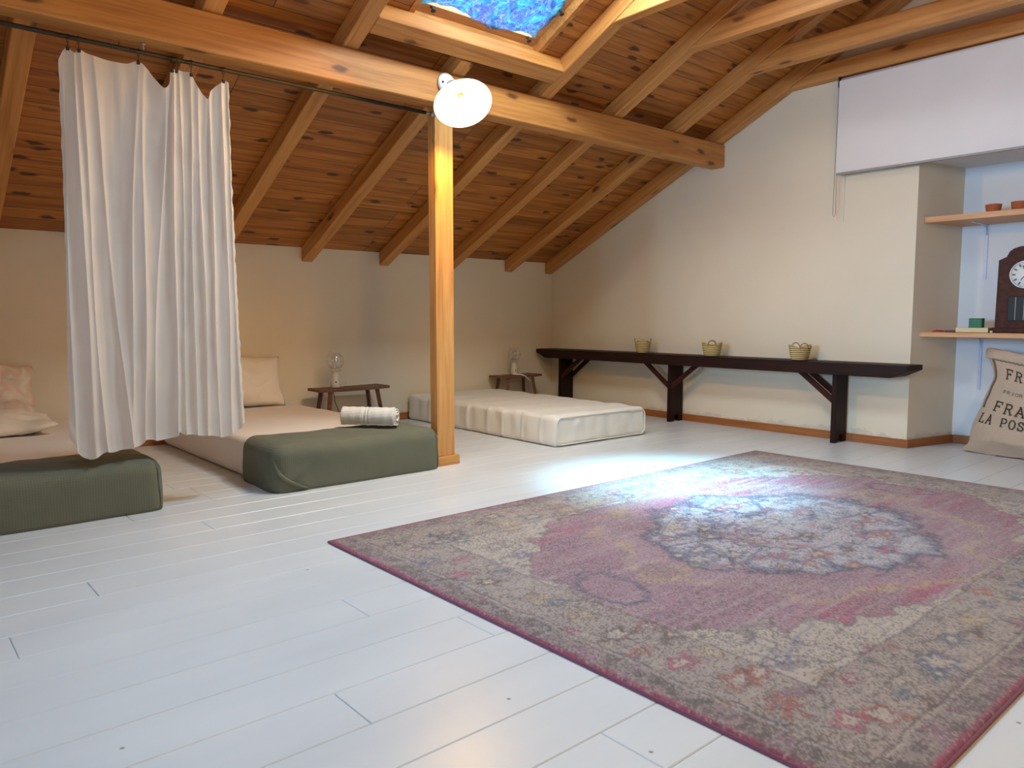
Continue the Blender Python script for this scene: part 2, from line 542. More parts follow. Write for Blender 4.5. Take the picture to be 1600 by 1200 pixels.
def nz(x, y, z=0.0):
    return noise.noise(Vector((x, y, z)))

# ------------------------------------------------------------------ floor (one mesh of chamfered boards)
def build_floor():
    bm = bmesh.new()
    w = .172; g = .0016
    y = YB - .4 + .06
    rnd = random.Random(3)
    while y < EY + .1:
        x = X0 - .2 - rnd.random() * 2
        while x < 6.0:
            L = rnd.uniform(2.2, 3.6)
            x1, y1 = x + L - g * .7, y + w - g
            c = .0022; d = -.0022
            top = [bm.verts.new(p) for p in ((x + c, y + c, 0), (x1 - c, y + c, 0), (x1 - c, y1 - c, 0), (x + c, y1 - c, 0))]
            mid = [bm.verts.new(p) for p in ((x, y, d), (x1, y, d), (x1, y1, d), (x, y1, d))]
            low = [bm.verts.new(p) for p in ((x, y, -.02), (x1, y, -.02), (x1, y1, -.02), (x, y1, -.02))]
            bm.faces.new(top)
            for a, b in ((mid, top), (low, mid)):
                for k in range(4): bm.faces.new((a[k], a[(k + 1) % 4], b[(k + 1) % 4], b[k]))
            x += L
        y += w
    # sub floor under the joints
    add_box(bm, X0 - .3, 6.1, YB - .3, EY + .3, -.08, -.019)
    return struct(obj('floor', bm, M['floor']))
build_floor()

# ------------------------------------------------------------------ walls
struct(box('wall_left', X0 - .2, GX + .2, EY, EY + .18, -.02, BRD0 + .12, M['cream']))
struct(box('wall_back', X0 - .2, 6.2, YB - .18, YB, -.02, BRD0 + .12, M['cream']))
def prism(name, poly, x0, x1, mat):
    bm = bmesh.new()
    a = [bm.verts.new((x0, y, z)) for y, z in poly]; b = [bm.verts.new((x1, y, z)) for y, z in poly]
    bm.faces.new(a); bm.faces.new(b[::-1])
    n = len(poly)
    for i in range(n): bm.faces.new((a[i], a[(i + 1) % n], b[(i + 1) % n], b[i]))
    return struct(obj(name, bm, mat))
top = lambda y: roofz(y, BRD0) + .04
NY, NYB, NZ, ND = 2.03, 0.62, 1.865, 5.70    # niche: near edge, far edge, height, depth plane
# gable wall: left field, field above niche, field beyond niche
def gable():
    bm = bmesh.new()
    def pr(poly, x0=GX, x1=GX + .06):
        a = [bm.verts.new((x0, y, z)) for y, z in poly]; b = [bm.verts.new((x1, y, z)) for y, z in poly]
        bm.faces.new(a); bm.faces.new(b[::-1])
        n = len(poly)
        for i in range(n): bm.faces.new((a[i], a[(i + 1) % n], b[(i + 1) % n], b[i]))
    pr([(EY + .1, -.02), (EY + .1, top(EY + .1)), (NY, top(NY)), (NY, -.02)])
    pr([(NY, NZ), (NY, top(NY)), (NYB, top(NYB)), (NYB, NZ)])
    pr([(NYB, -.02), (NYB, top(NYB)), (RY, top(RY)), (YB - .1, top(YB)), (YB - .1, -.02)])
    return struct(obj('wall_right', bm, M['cream']))
gable()
# niche side (slightly splayed), back, top, far side
bm = bmesh.new()
def slab(bm, pts, z0, z1):
    a = [bm.verts.new((x, y, z0)) for x, y in pts]; b = [bm.verts.new((x, y, z1)) for x, y in pts]
    bm.faces.new(a[::-1]); bm.faces.new(b)
    n = len(pts)
    for i in range(n): bm.faces.new((a[i], a[(i + 1) % n], b[(i + 1) % n], b[i]))
slab(bm, [(GX + .001, NY), (ND, 1.925), (ND, NY + .1), (GX + .06, NY + .1)], -.02, NZ + .05)
struct(obj('wall_niche_side', bm, M['cream']))
bm = bmesh.new(); slab(bm, [(ND, 2.12), (ND, NYB - .1), (ND + .1, NYB - .1), (ND + .1, 2.12)], -.02, NZ + .06)
struct(obj('wall_niche_back', bm, M['cool']))
bm = bmesh.new(); slab(bm, [(GX + .061, 2.0), (ND, 1.925), (ND, NYB), (GX + .061, NYB)], NZ, NZ + .05)
struct(obj('ceiling_niche', bm, M['cool']))
bm = bmesh.new(); slab(bm, [(GX + .061, NYB - .08), (GX + .061, NYB), (ND, NYB), (ND, NYB - .08)], -.02, NZ + .05)
struct(obj('wall_niche_far', bm, M['cool']))
# end wall behind the camera's left
def end_wall():
    bm = bmesh.new()
    def pr(poly):
        a = [bm.verts.new((X0 - .15, y, z)) for y, z in poly]; b = [bm.verts.new((X0, y, z)) for y, z in poly]
        bm.faces.new(a); bm.faces.new(b[::-1])
        n = len(poly)
        for i in range(n): bm.faces.new((a[i], a[(i + 1) % n], b[(i + 1) % n], b[i]))
    y0, y1, z0, z1 = ADDED_WIN
    pr([(EY + .1, -.02), (EY + .1, top(EY + .1)), (y1, top(y1)), (y1, -.02)])
    pr([(y1, -.02), (y1, z0), (y0, z0), (y0, -.02)])
    pr([(y1, z1), (y1, top(y1)), (y0, top(y0)), (y0, z1)])
    pr([(y0, -.02), (y0, top(y0)), (RY, top(RY)), (YB - .1, top(YB)), (YB - .1, -.02)])
    struct(obj('wall_end', bm, M['cream']))
    bm = bmesh.new()
    for a, b, c, d in ((y0, y0 + .05, z0, z1), (y1 - .05, y1, z0, z1), (y0 + .05, y1 - .05, z0, z0 + .05), (y0 + .05, y1 - .05, z1 - .05, z1), ((y0 + y1) / 2 - .025, (y0 + y1) / 2 + .025, z0 + .05, z1 - .05)):
        add_box(bm, X0 - .10, X0 - .04, a, b, c, d)
    w = struct(obj('window_4', bm, M['shelf']))  # frame of the window added for fill light
    bm = bmesh.new(); add_box(bm, X0 - .072, X0 - .068, y0 + .05, y1 - .05, z0 + .05, z1 - .05)
    obj('pane', bm, M['pane'], w)
end_wall()

# skirting boards
def skirting(name, a, b, t=.013, h=.056, side=1):
    a, b = Vector((*a, 0)), Vector((*b, 0))
    ax = (b - a); L = ax.length; ax.normalize()
    n = Vector((-ax.y, ax.x, 0)) * side
    bm = bmesh.new(); add_box(bm, 0, L, 0, t, 0.001, h, bev=.002)
    mt = Matrix((ax, n, Vector((0, 0, 1)))).transposed().to_4x4(); mt.translation = a
    if side < 0: mt = Matrix((ax, n, Vector((0, 0, 1)))).transposed().to_4x4(); mt.translation = a
    return struct(obj(name, bm, M['skirting'], matrix=mt))
skirting('baseboard_right', (GX, EY - .014), (GX, NY - .014), side=-1)
skirting('baseboard_niche_side', (GX, NY), (ND - .014, 1.925), side=-1)
skirting('baseboard_niche_back', (ND, 1.91), (ND, NYB), side=-1)
skirting('baseboard_left', (X0, EY), (GX, EY), side=-1)

# ------------------------------------------------------------------ ceiling boards with skylight holes
def build_ceiling():
    bm = bmesh.new()
    T = .03
    def patch(x0, x1, y0, y1):
        lo = [(x0, y0), (x1, y0), (x1, y1), (x0, y1)]
        mid = (y0 + y1) / 2
        def z(y):
            return BRD0 + S * (EY - y) if mid > RY else BRD0 + S * (EY - RY) - S * (RY - y)
        a = [bm.verts.new((x, y, z(y))) for x, y in lo]; b = [bm.verts.new((x, y, z(y) + T)) for x, y in lo]
        bm.faces.new(a[::-1]); bm.faces.new(b)
        for i in range(4): bm.faces.new((a[i], a[(i + 1) % 4], b[(i + 1) % 4], b[i]))
    def slope(ya, yb, holes):
        xs = sorted({X0 - .1, 6.1} | {h[0] for h in holes} | {h[1] for h in holes})
        ys = sorted({ya, yb} | {h[2] for h in holes} | {h[3] for h in holes})
        for i in range(len(xs) - 1):
            for j in range(len(ys) - 1):
                cx, cy = (xs[i] + xs[i + 1]) / 2, (ys[j] + ys[j + 1]) / 2
                if any(h[0] < cx < h[1] and h[2] < cy < h[3] for h in holes): continue
                patch(xs[i], xs[i + 1], ys[j], ys[j + 1])
    slope(RY, EY + .18, SKY_MAIN)
    slope(YB - .18, RY, SKY_BACK_ADDED)
    return struct(obj('ceiling', bm, M['boards']))
build_ceiling()

def on_slope(h):
    """matrix: local x = world X, local y = up the slope direction, local z = normal outward, origin at lower left corner of hole"""
    main = h[3] > RY
    if main:
        o = Vector((h[0], h[3], roofz(h[3], BRD0)))
        y = Vector((0, -math.cos(TH), math.sin(TH))); z = Vector((0, math.sin(TH), math.cos(TH)))
    else:
        o = Vector((h[0], h[2], roofz(h[2], BRD0)))
        y = Vector((0, math.cos(TH), math.sin(TH))); z = Vector((0, -math.sin(TH), math.cos(TH)))
    x = Vector((1, 0, 0))
    m = Matrix((x, y, z)).transposed().to_4x4(); m.translation = o
    return m, h[1] - h[0], (h[3] - h[2]) / math.cos(TH)
def skylight(idx, h, glass=True):
    mt, W, H = on_slope(h)
    def ring(a, b, z0, z1, name, mat, parent=None):
        bm = bmesh.new()
        add_box(bm, a, b, a, H - a, z0, z1); add_box(bm, W - b, W - a, a, H - a, z0, z1)
        add_box(bm, b, W - b, a, b, z0, z1); add_box(bm, b, W - b, H - b, H - a, z0, z1)
        for v in bm.verts: pass
        o = obj(name, bm, mat, parent)
        return o
    root = ring(.001, .032, -.004, .10, 'window_%d' % idx, M['beam'])
    root.matrix_world = mt; struct(root)
    f = ring(.032, .085, .055, .10, 'sash', M['shelf'], root)
    bm = bmesh.new(); add_box(bm, .05, W - .05, .05, H - .05, .092, .097)
    p = obj('pane', bm, M['pane'], root)
    return mt, W, H
wm, WW, WH = skylight(1, SKY_MAIN[0])
skylight(2, SKY_MAIN[1]); skylight(3, SKY_BACK_ADDED[0])  # both skylights added out of view to bring in fill light

# crinkled foil stuck over the first skylight, ragged edges, held by pins
def foil():
    def fn(u, v):
        lo = .105 + .035 * math.sin(u * 7 + .6) * math.sin(u * 2.9) + .02 * nz(u * 9, 3)
        if u < .1: lo -= (.1 - u) * .5
        if u > .9: lo -= (u - .9) * .3
        hi = .66 + .03 * nz(u * 8, 11)
        le = .048 + .012 * nz(v * 14, 7); re = WW - .052 - .02 * abs(nz(v * 6, 1)) - (.028 * max(0, math.sin(v * 14)) if v < .7 else 0)
        x = le + (re - le) * u; y = lo + (hi - lo) * v
        z = .048 + .009 * nz(x * 14, y * 14) + .005 * nz(x * 40, y * 40, 5) - .006 * abs(nz(x * 22, y * 22, 9))
        return (x, y, z)
    o = grid('foil_sheet', fn, 120, 140, M['foil'], solid=.0006, smooth=True)
    o.matrix_world = wm
    tag(o, 'crumpled shiny blue foil covering the skylight pane', 'foil')
foil()
def pin(x, y, label):
    bm = bmesh.new()
    add_lathe(bm, [(.0, .002), (.010, .002), (.010, .006), (.0055, .009), (.0055, .020), (.013, .026), (.013, .031), (.0, .032)], 16,
              Matrix.Translation((0, 0, 0)) @ Matrix.Rotation(PI, 4, 'X'))
    o = obj('push_pin', bm, M['dark'], smooth=True)
    o.matrix_world = wm @ Matrix.Translation((x, y, .046))
    tag(o, label, 'pin', 'black pins holding the foil')
pin(.14, .085, 'black pin holding the foil at its lower left corner')
pin(.80, .088, 'black pin holding the foil at its lower right corner')
pin(.855, .32, 'black clip on the right edge of the foil')

# ------------------------------------------------------------------ timbers
RW, RH = .088, .11
PITV = RH * math.cos(TH)
def rafter(x, y0, y1, label, plumb=True, name='rafter', w=RW):
    # underside runs in the RAF0 plane from y0 (low) to y1 (high), y0>y1
    p0 = (x, y0, roofz(y0, RAF0)); p1 = (x, y1, roofz(y1, RAF0))
    h = (BRD0 - RAF0) * math.cos(TH) - .001
    t = h * math.tan(TH)
    o = beam(name, p0, p1, w, h, M['beam'], cut0=-t if plumb else 0, cut1=0)
    return tag(o, label, 'rafter', 'pine roof rafters')
ORD = ['first', 'second', 'third', 'fourth', 'fifth', 'sixth', 'seventh', 'eighth', 'ninth', 'tenth', 'eleventh']
PUR0, PUR1 = 3.482, 3.60
EYW = EY - .0015
specs = [
    (5.155, 'pine rafter lying tight against the gable wall'),
    (4.636, 'pine rafter ending above the far stool beside the bench'),
    (3.965, 'pine rafter whose low end shows just right of the post'),
    (3.290, 'pine rafter right of the skylight, its foot just left of the post'),
    (1.942, 'pine rafter left of the skylight, foot just right of the curtain'),
    (1.262, 'pine rafter passing behind the white curtain'),
    (0.590, 'pine rafter at the far left edge beside the curtain'),
]
for x, l in specs:
    if x in (0.590,):
        rafter(x, EYW, 2.62, l); continue
    rafter(x, EYW, RY + .02, l)
rafter(2.613, EYW, 3.396, 'short pine rafter that stops under the skylight trimmer')
rafter(2.613, 2.13, RY + .02, 'pine rafter above the foil skylight')
rafter(.59, 1.28, RY + .02, 'pine rafter near the ridge above the added left skylight')
for k, x in enumerate((-.08, -.75, -1.42, -2.09, -2.76)):
    rafter(x, EYW, RY + .02, 'pine rafter over the left end of the attic, %s from the end wall' % ORD[4 - k])
OPP = 0
for x in (5.155, 4.636, 3.965, 2.613, 1.942, .59, -.08, -.75, -1.42, -2.09, -2.76):
    p0 = (x, YB + .001, roofz(YB, RAF0)); p1 = (x, RY - .02, roofz(RY - .02, RAF0))
    h = (BRD0 - RAF0) * math.cos(TH) - .001
    OPP += 1
    tag(beam('rafter', p0, p1, RW, h, M['beam'], cut0=-h * math.tan(TH)), 'pine rafter of the opposite roof slope, %s from the gable wall' % ORD[OPP - 1], 'rafter', 'rafters of the opposite slope')
# trimmers around the skylights (plumb-sided, between the rafters)
def trimmer(xa, xb, y, w, label):
    # box aligned with slope: local x world X
    z = roofz(y, RAF0)
    h = (BRD0 - RAF0) * math.cos(TH) - .001
    slope = Vector((0, math.sin(TH), math.cos(TH))) if y > RY else Vector((0, -math.sin(TH), math.cos(TH)))
    o = beam('trimmer_beam', (xa, y, z), (xb, y, z), w, h, M['beam'], up=slope)
    return tag(o, label, 'beam', 'pine skylight trimmers')
trimmer(1.942 + RW / 2 + .001, 3.29 - RW / 2 - .001, 3.335, .115, 'pale pine trimmer just below the foil skylight, brightly lit')
trimmer(1.942 + RW / 2 + .001, 3.29 - RW / 2 - .001, 2.19, .10, 'pine trimmer above the foil skylight')
trimmer(-.08 + RW / 2 + .001, 1.262 - RW / 2 - .001, 2.66, .09, 'pine trimmer below the added left skylight')
trimmer(-.08 + RW / 2 + .001, 1.262 - RW / 2 - .001, 1.24, .09, 'pine trimmer above the added left skylight')
# purlin on the post
o = beam('purlin_beam', (X0, (PUR0 + PUR1) / 2, 2.036), (GX - .001, (PUR0 + PUR1) / 2, 2.036), PUR1 - PUR0, .172, M['beam'], bev=.005)
tag(o, 'long thick pine purlin crossing the room above the curtain rod', 'beam')
o = beam('purlin_beam', (X0, -2.9, 2.05), (GX - .001, -2.9, 2.05), .12, .17, M['beam'], bev=.005)
tag(o, 'long thick pine purlin under the opposite roof slope', 'beam')
# ridge
o = beam('ridge_beam', (X0, RY, roofz(RY, RAF0) - .10), (GX - .001, RY, roofz(RY, RAF0) - .10), .08, .19, M['beam'])
tag(o, 'pine ridge beam at the top of the roof', 'beam')
# collar ties beside each rafter
CZ = 2.492
def collar(x, label, h=.115):
    # runs level from the main slope rafter to the opposite one; mitred ends along the slope
    ya = EY - (CZ - RAF0) / S; yb = 2 * RY - ya
    t = h / S
    o = beam('collar_tie', (x, ya + .0, CZ), (x, yb + .012, CZ), .075, h, M['beam'], cut0=-t - .002, cut1=-t - .002)
    return tag(o, label, 'beam', 'pine collar ties')
collar(5.170, 'pine collar tie against the gable wall, above the white blind')
collar(4.636 - .002, 'pine collar tie, second out from the gable wall')
collar(3.965 - .002, 'pine collar tie, third out from the gable wall, crossing the top right')
collar(3.290 - .002, 'brightly lit pine collar tie nearest the foil skylight')

# post on its base block
post = thing('support_post', 'square pine post standing between the beds under the purlin', 'post', (2.557, 3.588, 0))
PX0, PX1, PY0, PY1 = 2.495, 2.620, 3.553, 3.623
b = beam('shaft', ((PX0 + PX1) / 2, (PY0 + PY1) / 2, .056), ((PX0 + PX1) / 2, (PY0 + PY1) / 2, 2.0355), PX1 - PX0, PY1 - PY0, M['post'], up=(0, 1, 0), bev=.003)
def reparent(o, p):
    mw = o.matrix_world.copy(); o.parent = p; o.matrix_parent_inverse = Matrix.Identity(4)
    bpy.context.view_layer.update()
    o.matrix_local = Matrix.Translation(-p.location) @ mw if p.rotation_euler.z == 0 else p.matrix_world.inverted() @ mw
b.matrix_world = b.matrix_world @ Matrix.Translation((0, 0, -(PY1 - PY0) / 2))
reparent(b, post)
bm = bmesh.new(); add_box(bm, 2.488 - 2.557, 2.648 - 2.557, 3.543 - 3.588, 3.633 - 3.588, 0, .056, bev=.003)
obj('base_block', bm, M['post'], post)

# ------------------------------------------------------------------ enamel wall lamp on the purlin
def wall_lamp(plate, nrm, rim, face, label, bulb='bulb'):
    """plate centre on the beam, nrm plate normal, rim = centre of the shade's mouth, face = direction it faces"""
    t = thing('wall_lamp', label, 'lamp', plate)
    P = Vector(plate); R = Vector(rim) - P; F = Vector(face).normalized(); N = Vector(nrm)
    q = N.to_track_quat('Z', 'Y').to_matrix().to_4x4()
    bm = bmesh.new()
    add_lathe(bm, [(0, 0), (.052, 0), (.056, .004), (.056, .012), (.050, .020), (.02, .024), (0, .024)], 40, q)
    pl = obj('wall_plate', bm, M['bluew'], t, True)
    bm = bmesh.new()
    add_lathe(bm, [(0, .02), (.006, .02), (.006, .026), (0, .027)], 12, Matrix.Translation(Vector((-.034, 0, .0))) @ q)
    obj('screw', bm, M['dark'], pl, True)
    neck = R - F * .074
    bm = bmesh.new()
    pts = []
    A, B, Cc, D = N * .02, N * .10 + Vector((0, 0, .01)), neck - F * .09, neck - F * .02
    for i in range(17):
        k = i / 16
        pts.append(A * (1 - k) ** 3 + B * 3 * k * (1 - k) ** 2 + Cc * 3 * k * k * (1 - k) + D * k ** 3)
    add_tube(bm, pts, .009, 12)
    obj('arm', bm, M['white'], t, True)
    fq = Matrix.Translation(R) @ F.to_track_quat('Z', 'Y').to_matrix().to_4x4()
    bm = bmesh.new()
    # z = 0 at the mouth, negative behind
    outer = [(.0, -.092), (.022, -.092), (.028, -.086), (.031, -.062), (.038, -.054), (.060, -.044), (.09, -.033), (.125, -.018), (.150, -.004), (.156, .0)]
    inner = [(.153, .001), (.147, -.002), (.122, -.0145), (.088, -.0285), (.060, -.039), (.042, -.047), (.036, -.052), (.034, -.066), (.0, -.068)]
    add_lathe(bm, outer + inner, 56, fq)
    obj('shade', bm, M['white'], t, True)
    bm = bmesh.new()
    add_lathe(bm, [(0, -.067), (.017, -.067), (.018, -.034), (.014, -.031), (0, -.031)], 24, fq)
    obj('socket', bm, M['steel'], t, True)
    bm = bmesh.new()
    add_lathe(bm, [(.0005, -.031), (.010, -.030), (.013, -.018), (.022, .002), (.029, .022), (.027, .040), (.017, .052), (.0005, .056)], 24, fq)
    obj('bulb', bm, M[bulb], t, True)
    return t
wall_lamp((2.519, PUR0 - .001, 2.148), (0, -1, 0), (2.452, 3.235, 1.978), (-.20, -.565, -.81), 'lit white enamel lamp fixed on the purlin above the post')
wall_lamp((1.9, -2.839, 2.14), (0, 1, 0), (1.9, -2.66, 1.99), (.0, .55, -.83), 'white enamel lamp added as warm fill on the opposite purlin', 'fill_bulb')  # unseen second lamp, added for warm brightness

# unseen round lantern added behind the camera for warm fill light
lan = thing('fill_lantern', 'big round lantern-shaped fill light added under the opposite roof slope', 'lamp', (1.0, -1.05, 2.05))
bm = bmesh.new()
add_lathe(bm, [(.05, -.215)] + [(.22 * math.sin(a), -.22 * math.cos(a)) for a in [PI * (.08 + .84 * k / 24) for k in range(25)]] + [(.05, .215)], 40)
obj('fill_globe', bm, M['lantern'], lan, True)
bm = bmesh.new(); add_tube(bm, [(0, 0, .2), (0, 0, roofz(-1.05, BRD0) - 2.052)], .003, 6)
obj('hanging_cord', bm, M['white'], lan)

# ------------------------------------------------------------------ curtain, rod, clip rings
RODY, RODZ = 3.560, 1.996
rod = thing('curtain_rod', 'black metal curtain rod under the purlin, ending at the post', 'curtain rod', (0, RODY, RODZ))
bm = bmesh.new()
add_tube(bm, [(X0 + .3, 0, 0), (2.44, 0, 0)], .0095, 14)
obj('pole', bm, M['black'], rod, True)
bm = bmesh.new(); add_tube(bm, [(2.44, 0, 0), (2.475, 0, 0)], .0075, 12); add_tube(bm, [(2.475, 0, 0), (2.4945, 0, 0)], .016, 16)
obj('end_fitting', bm, M['steel'], rod, True)
for bx in (.985, -1.2):
    bm = bmesh.new(); add_tube(bm, [(bx, 0, .0085), (bx, 0, .0385)], .004, 8); add_tube(bm, [(bx, 0, .033), (bx, 0, .0392)], .011, 12)
    obj('bracket', bm, M['steel'], rod, True)
# thin cord dangling from the rod's end
bm = bmesh.new()
add_tube(bm, [(2.4905, 3.548, 1.985), (2.4875, 3.545, 1.95), (2.489, 3.545, 1.90), (2.484, 3.545, 1.875), (2.470, 3.543, 1.845), (2.474, 3.543, 1.835)], .0012, 6)
tag(obj('thin_cord', bm, M['cord'], None, True), 'thin loose cord hanging at the end of the curtain rod', 'cord')

TOPC = [(0, .664, 1.900), (.035, .682, 1.94), (.06, .700, 1.958), (.10, .722, 1.938), (.135, .738, 1.955), (.18, .775, 1.945), (.26, .86, 1.938), (.32, .92, 1.940), (.375, .965, 1.958), (.41, 1.0, 1.935),
        (.435, 1.03, 1.895), (.46, 1.06, 1.864), (.485, 1.084, 1.885), (.51, 1.092, 1.935), (.53, 1.100, 1.950), (.57, 1.116, 1.953), (.62, 1.15, 1.955), (.66, 1.182, 1.950), (.70, 1.208, 1.90),
        (.74, 1.235, 1.865), (.77, 1.252, 1.853), (.80, 1.263, 1.885), (.84, 1.285, 1.912), (.88, 1.312, 1.935), (.91, 1.325, 1.950), (.95, 1.342, 1.948), (1, 1.352, 1.945)]
BOTC = [(0, .630, .365), (.05, .668, .30), (.09, .700, .266), (.12, .742, .276), (.16, .765, .292), (.2, .79, .290), (.3, .86, .294), (.38, .905, .302), (.42, .93, .325), (.5, .99, .318), (.56, 1.055, .335),
        (.575, 1.07, .350), (.6, 1.085, .335), (.66, 1.125, .330), (.74, 1.185, .318), (.8, 1.22, .314), (.86, 1.27, .305), (.93, 1.34, .330), (1, 1.376, .365)]
MIDX = [(0, .648), (.1, .70), (.2, .77), (.3, .85), (.4, .93), (.5, 1.03), (.6, 1.11), (.7, 1.18), (.8, 1.25), (.9, 1.315), (1, 1.352)]
def lerp(tab, u, k=1):
    for i in range(len(tab) - 1):
        a, b = tab[i], tab[i + 1]
        if u <= b[0] or i == len(tab) - 2:
            h = b[0] - a[0]; f = min(1, (u - a[0]) / h)
            p = tab[max(i - 1, 0)]; q = tab[min(i + 2, len(tab) - 1)]
            ma = (b[k] - p[k]) / max(b[0] - p[0], 1e-6) * h; mb = (q[k] - a[k]) / max(q[0] - a[0], 1e-6) * h
            return (2 * f ** 3 - 3 * f * f + 1) * a[k] + (f ** 3 - 2 * f * f + f) * ma + (3 * f * f - 2 * f ** 3) * b[k] + (f ** 3 - f * f) * mb
FOLDS = []
_fr = random.Random(12)
# fold ridges: (u at top, u at bottom, half width, depth)
for a, bb, w, d in [(.02, .03, .030, .030), (.10, .115, .030, .045), (.145, .17, .022, .03), (.19, .31, .028, .026), (.375, .33, .030, .022), (.40, .42, .022, .022), (.47, .47, .028, .030), (.545, .565, .022, .045),
                    (.60, .62, .022, .032), (.65, .685, .022, .03), (.70, .76, .020, .025), (.78, .84, .026, .026), (.885, .90, .026, .032), (.96, .955, .020, .022)]:
    FOLDS.append((a, bb, w, d))
def curtain_fn(u, v):
    xt, zt = lerp(TOPC, u, 1), lerp(TOPC, u, 2)
    xb, zb = lerp(BOTC, u, 1), lerp(BOTC, u, 2)
    xm = lerp(MIDX, u, 1)
    x = xt * (1 - v) ** 2 + xb * v * v + (2 * v * (1 - v)) * xm
    z = zt + (zb - zt) * v
    y = 0
    for a, bb, w, d in FOLDS:
        c = a + (bb - a) * v + .006 * math.sin(v * 7 + a * 40)
        s = (u - c) / w
        amp = d * (.55 + .45 * math.sin(v * PI * .8 + a * 9) ** 2) * min(1, .35 + v * 3)
        e = math.exp(-abs(s) ** 1.25)
        y -= amp * e
        # overhang: pull fabric sideways near the ridge so folds lap over
        x += .010 * math.exp(-s * s) * s * -1 * min(1, v * 4)
    y += .012 * nz(u * 9, v * 2.2, 3) + .004 * nz(u * 30, v * 6, 8) + .003 * nz(u * 6, v * 22, 4)
    # slack swag bulge between clips near the top
    sag = max(0, 1.955 - zt)
    y -= .10 * sag * math.exp(-v * 9)
    z -= .012 * max(0, nz(u * 12, 1)) * v
    if u > .985: x += .006 * nz(v * 40, 2) ; y += .006 * nz(v * 36, 6)
    if u < .015: x += .005 * nz(v * 25, 2)
    return (x, RODY + .012 + y, z)
cur = thing('curtain', 'white sheer cotton curtain hanging gathered from clip rings', 'curtain', (1.0, RODY, .3))
g = grid('panel', lambda u, v: tuple(Vector(curtain_fn(u, v)) - cur.location), 420, 130, M['curtain'], cur)
# hem bands at top and bottom
g = grid('bottom_hem', lambda u, v: tuple(Vector(curtain_fn(u, .984 + .0165 * v)) - cur.location + Vector((0, -.0022, 0))), 420, 3, M['curtain'], cur)
# gathering frayed edge at right
for i, u in enumerate((.06, .135, .375, .53, .575, .66, .91)):
    p = Vector(curtain_fn(u, 0.004))
    t = thing('curtain_clip', ['first black clip ring from the left, at the curtain corner', 'second black clip ring from the left, beside the corner clip', 'black clip ring alone in the middle of the wide swag',
              'fourth black clip ring, left of the bunched pair', 'fifth black clip ring, right beside the fourth', 'sixth black clip ring, before the last deep dip', 'last black clip ring at the right curtain corner'][i],
              'clip', (p.x, RODY, RODZ), 0, 'clip rings on the curtain rod')
    bm = bmesh.new()
    rr = .0145
    add_tube(bm, [(.0015 * math.sin(k), rr * math.cos(2 * PI * k / 20), -.0035 + rr * math.sin(2 * PI * k / 20)) for k in range(20)], .0015, 6, closed=True)
    obj('ring', bm, M['black'], t, True)
    dy = p.y - RODY; dz = p.z - RODZ
    bm = bmesh.new()
    add_tube(bm, [(0, 0, -.018), (0, dy * .5, (dz - .018) * .5 - .001), (0, dy, dz + .006)], .0016, 6)
    add_box(bm, -.006, .006, dy - .007, dy + .005, dz - .006, dz + .008, bev=.001)
    obj('clip_jaw', bm, M['black'], t)

# ------------------------------------------------------------------ beds
def mattress(name, label, x0, x1, y0, y1, h, mat, rot=0, amp=.004, seed=0, cat='mattress', disp=None, r=.045, step=.03):
    def dd(p, n):
        q = Vector(p)
        q += n * amp * (nz(p.x * 4 + seed, p.y * 4, p.z * 9) + .5 * nz(p.x * 13 + seed, p.y * 9, p.z * 14))
        if disp: q = disp(q, n)
        q.z = max(q.z, 0.001)
        return q
    bm = soft_box(x1 - x0, y1 - y0, h, r, step, dd)
    o = obj(name, bm, mat, None, True)
    o.location = (x0, y0, 0); o.rotation_euler = (0, 0, rot)
    return tag(o, label, cat)
BEDH = .232
mattress('floor_mattress', 'white floor mattress at the left, behind the curtain, olive blanket on its foot', .06, .975, 3.575, EY - .02, BEDH - .01, M['sheet'], seed=3)
mattress('floor_mattress', 'white floor mattress in the middle with rolled towel and olive blanket', 1.515, 2.455, 3.515, EY - .02, BEDH - .01, M['sheet'], seed=9)
def m3disp(q, n):
    # pleats on the long left side
    if n.x < -.6:
        q.x += .004 * math.sin(q.y * 42 + 2 * nz(q.y * 5, 1)) * min(1, q.z * 9)
        for yy in (.14, .33, .55, .72, .98, 1.2, 1.31, 1.5):
            q.x -= .010 * math.exp(-((q.y - yy - .01 * math.sin(q.z * 20)) / .010) ** 2)
    if n.z > .6:
        q.z += .004 * nz(q.x * 2, q.y * 9, 4) + .003 * math.sin(q.y * 22 + q.x * 3)
    if n.y < -.6:
        q.y += .005 * nz(q.x * 16, q.z * 6, 2) + .004 * math.sin(q.x * 40 + q.z * 8) * abs(nz(q.x * 5, 9))
    return q
m3 = mattress('floor_mattress', 'bare white floor mattress at the right, beside the long bench', 3.445, 4.355, 3.555, EY - .03, .212, M['sheet3'], seed=21, amp=.005, disp=m3disp, rot=-.02, r=.035, step=.013)
# piping round the foot panel of that mattress
bm = bmesh.new()
W3, H3, rr = .91, .212, .045
pts = []
for cx, cz, a0 in ((W3 - .012 - rr, H3 - .016 - rr, 0), (.012 + rr, H3 - .016 - rr, 90), (.012 + rr, .014 + rr, 180), (W3 - .012 - rr, .014 + rr, 270)):
    for k in range(7):
        a = math.radians(a0 + 15 * k); pts.append((cx + rr * math.cos(a), .0045 + .003 * nz(cx * 9, k), cz + rr * math.sin(a)))
full = []
for a, b_ in zip(pts, pts[1:] + pts[:1]):
    for k in range(6):
        f = k / 6; p = Vector(a).lerp(Vector(b_), f); p.y = -.004 + .003 * nz(p.x * 11, p.z * 11, 3); p.z += .003 * nz(p.x * 12, 4); full.append(p)
add_tube(bm, full, .0045, 8, closed=True)
obj('piping', bm, M['sheet3'], m3, True)

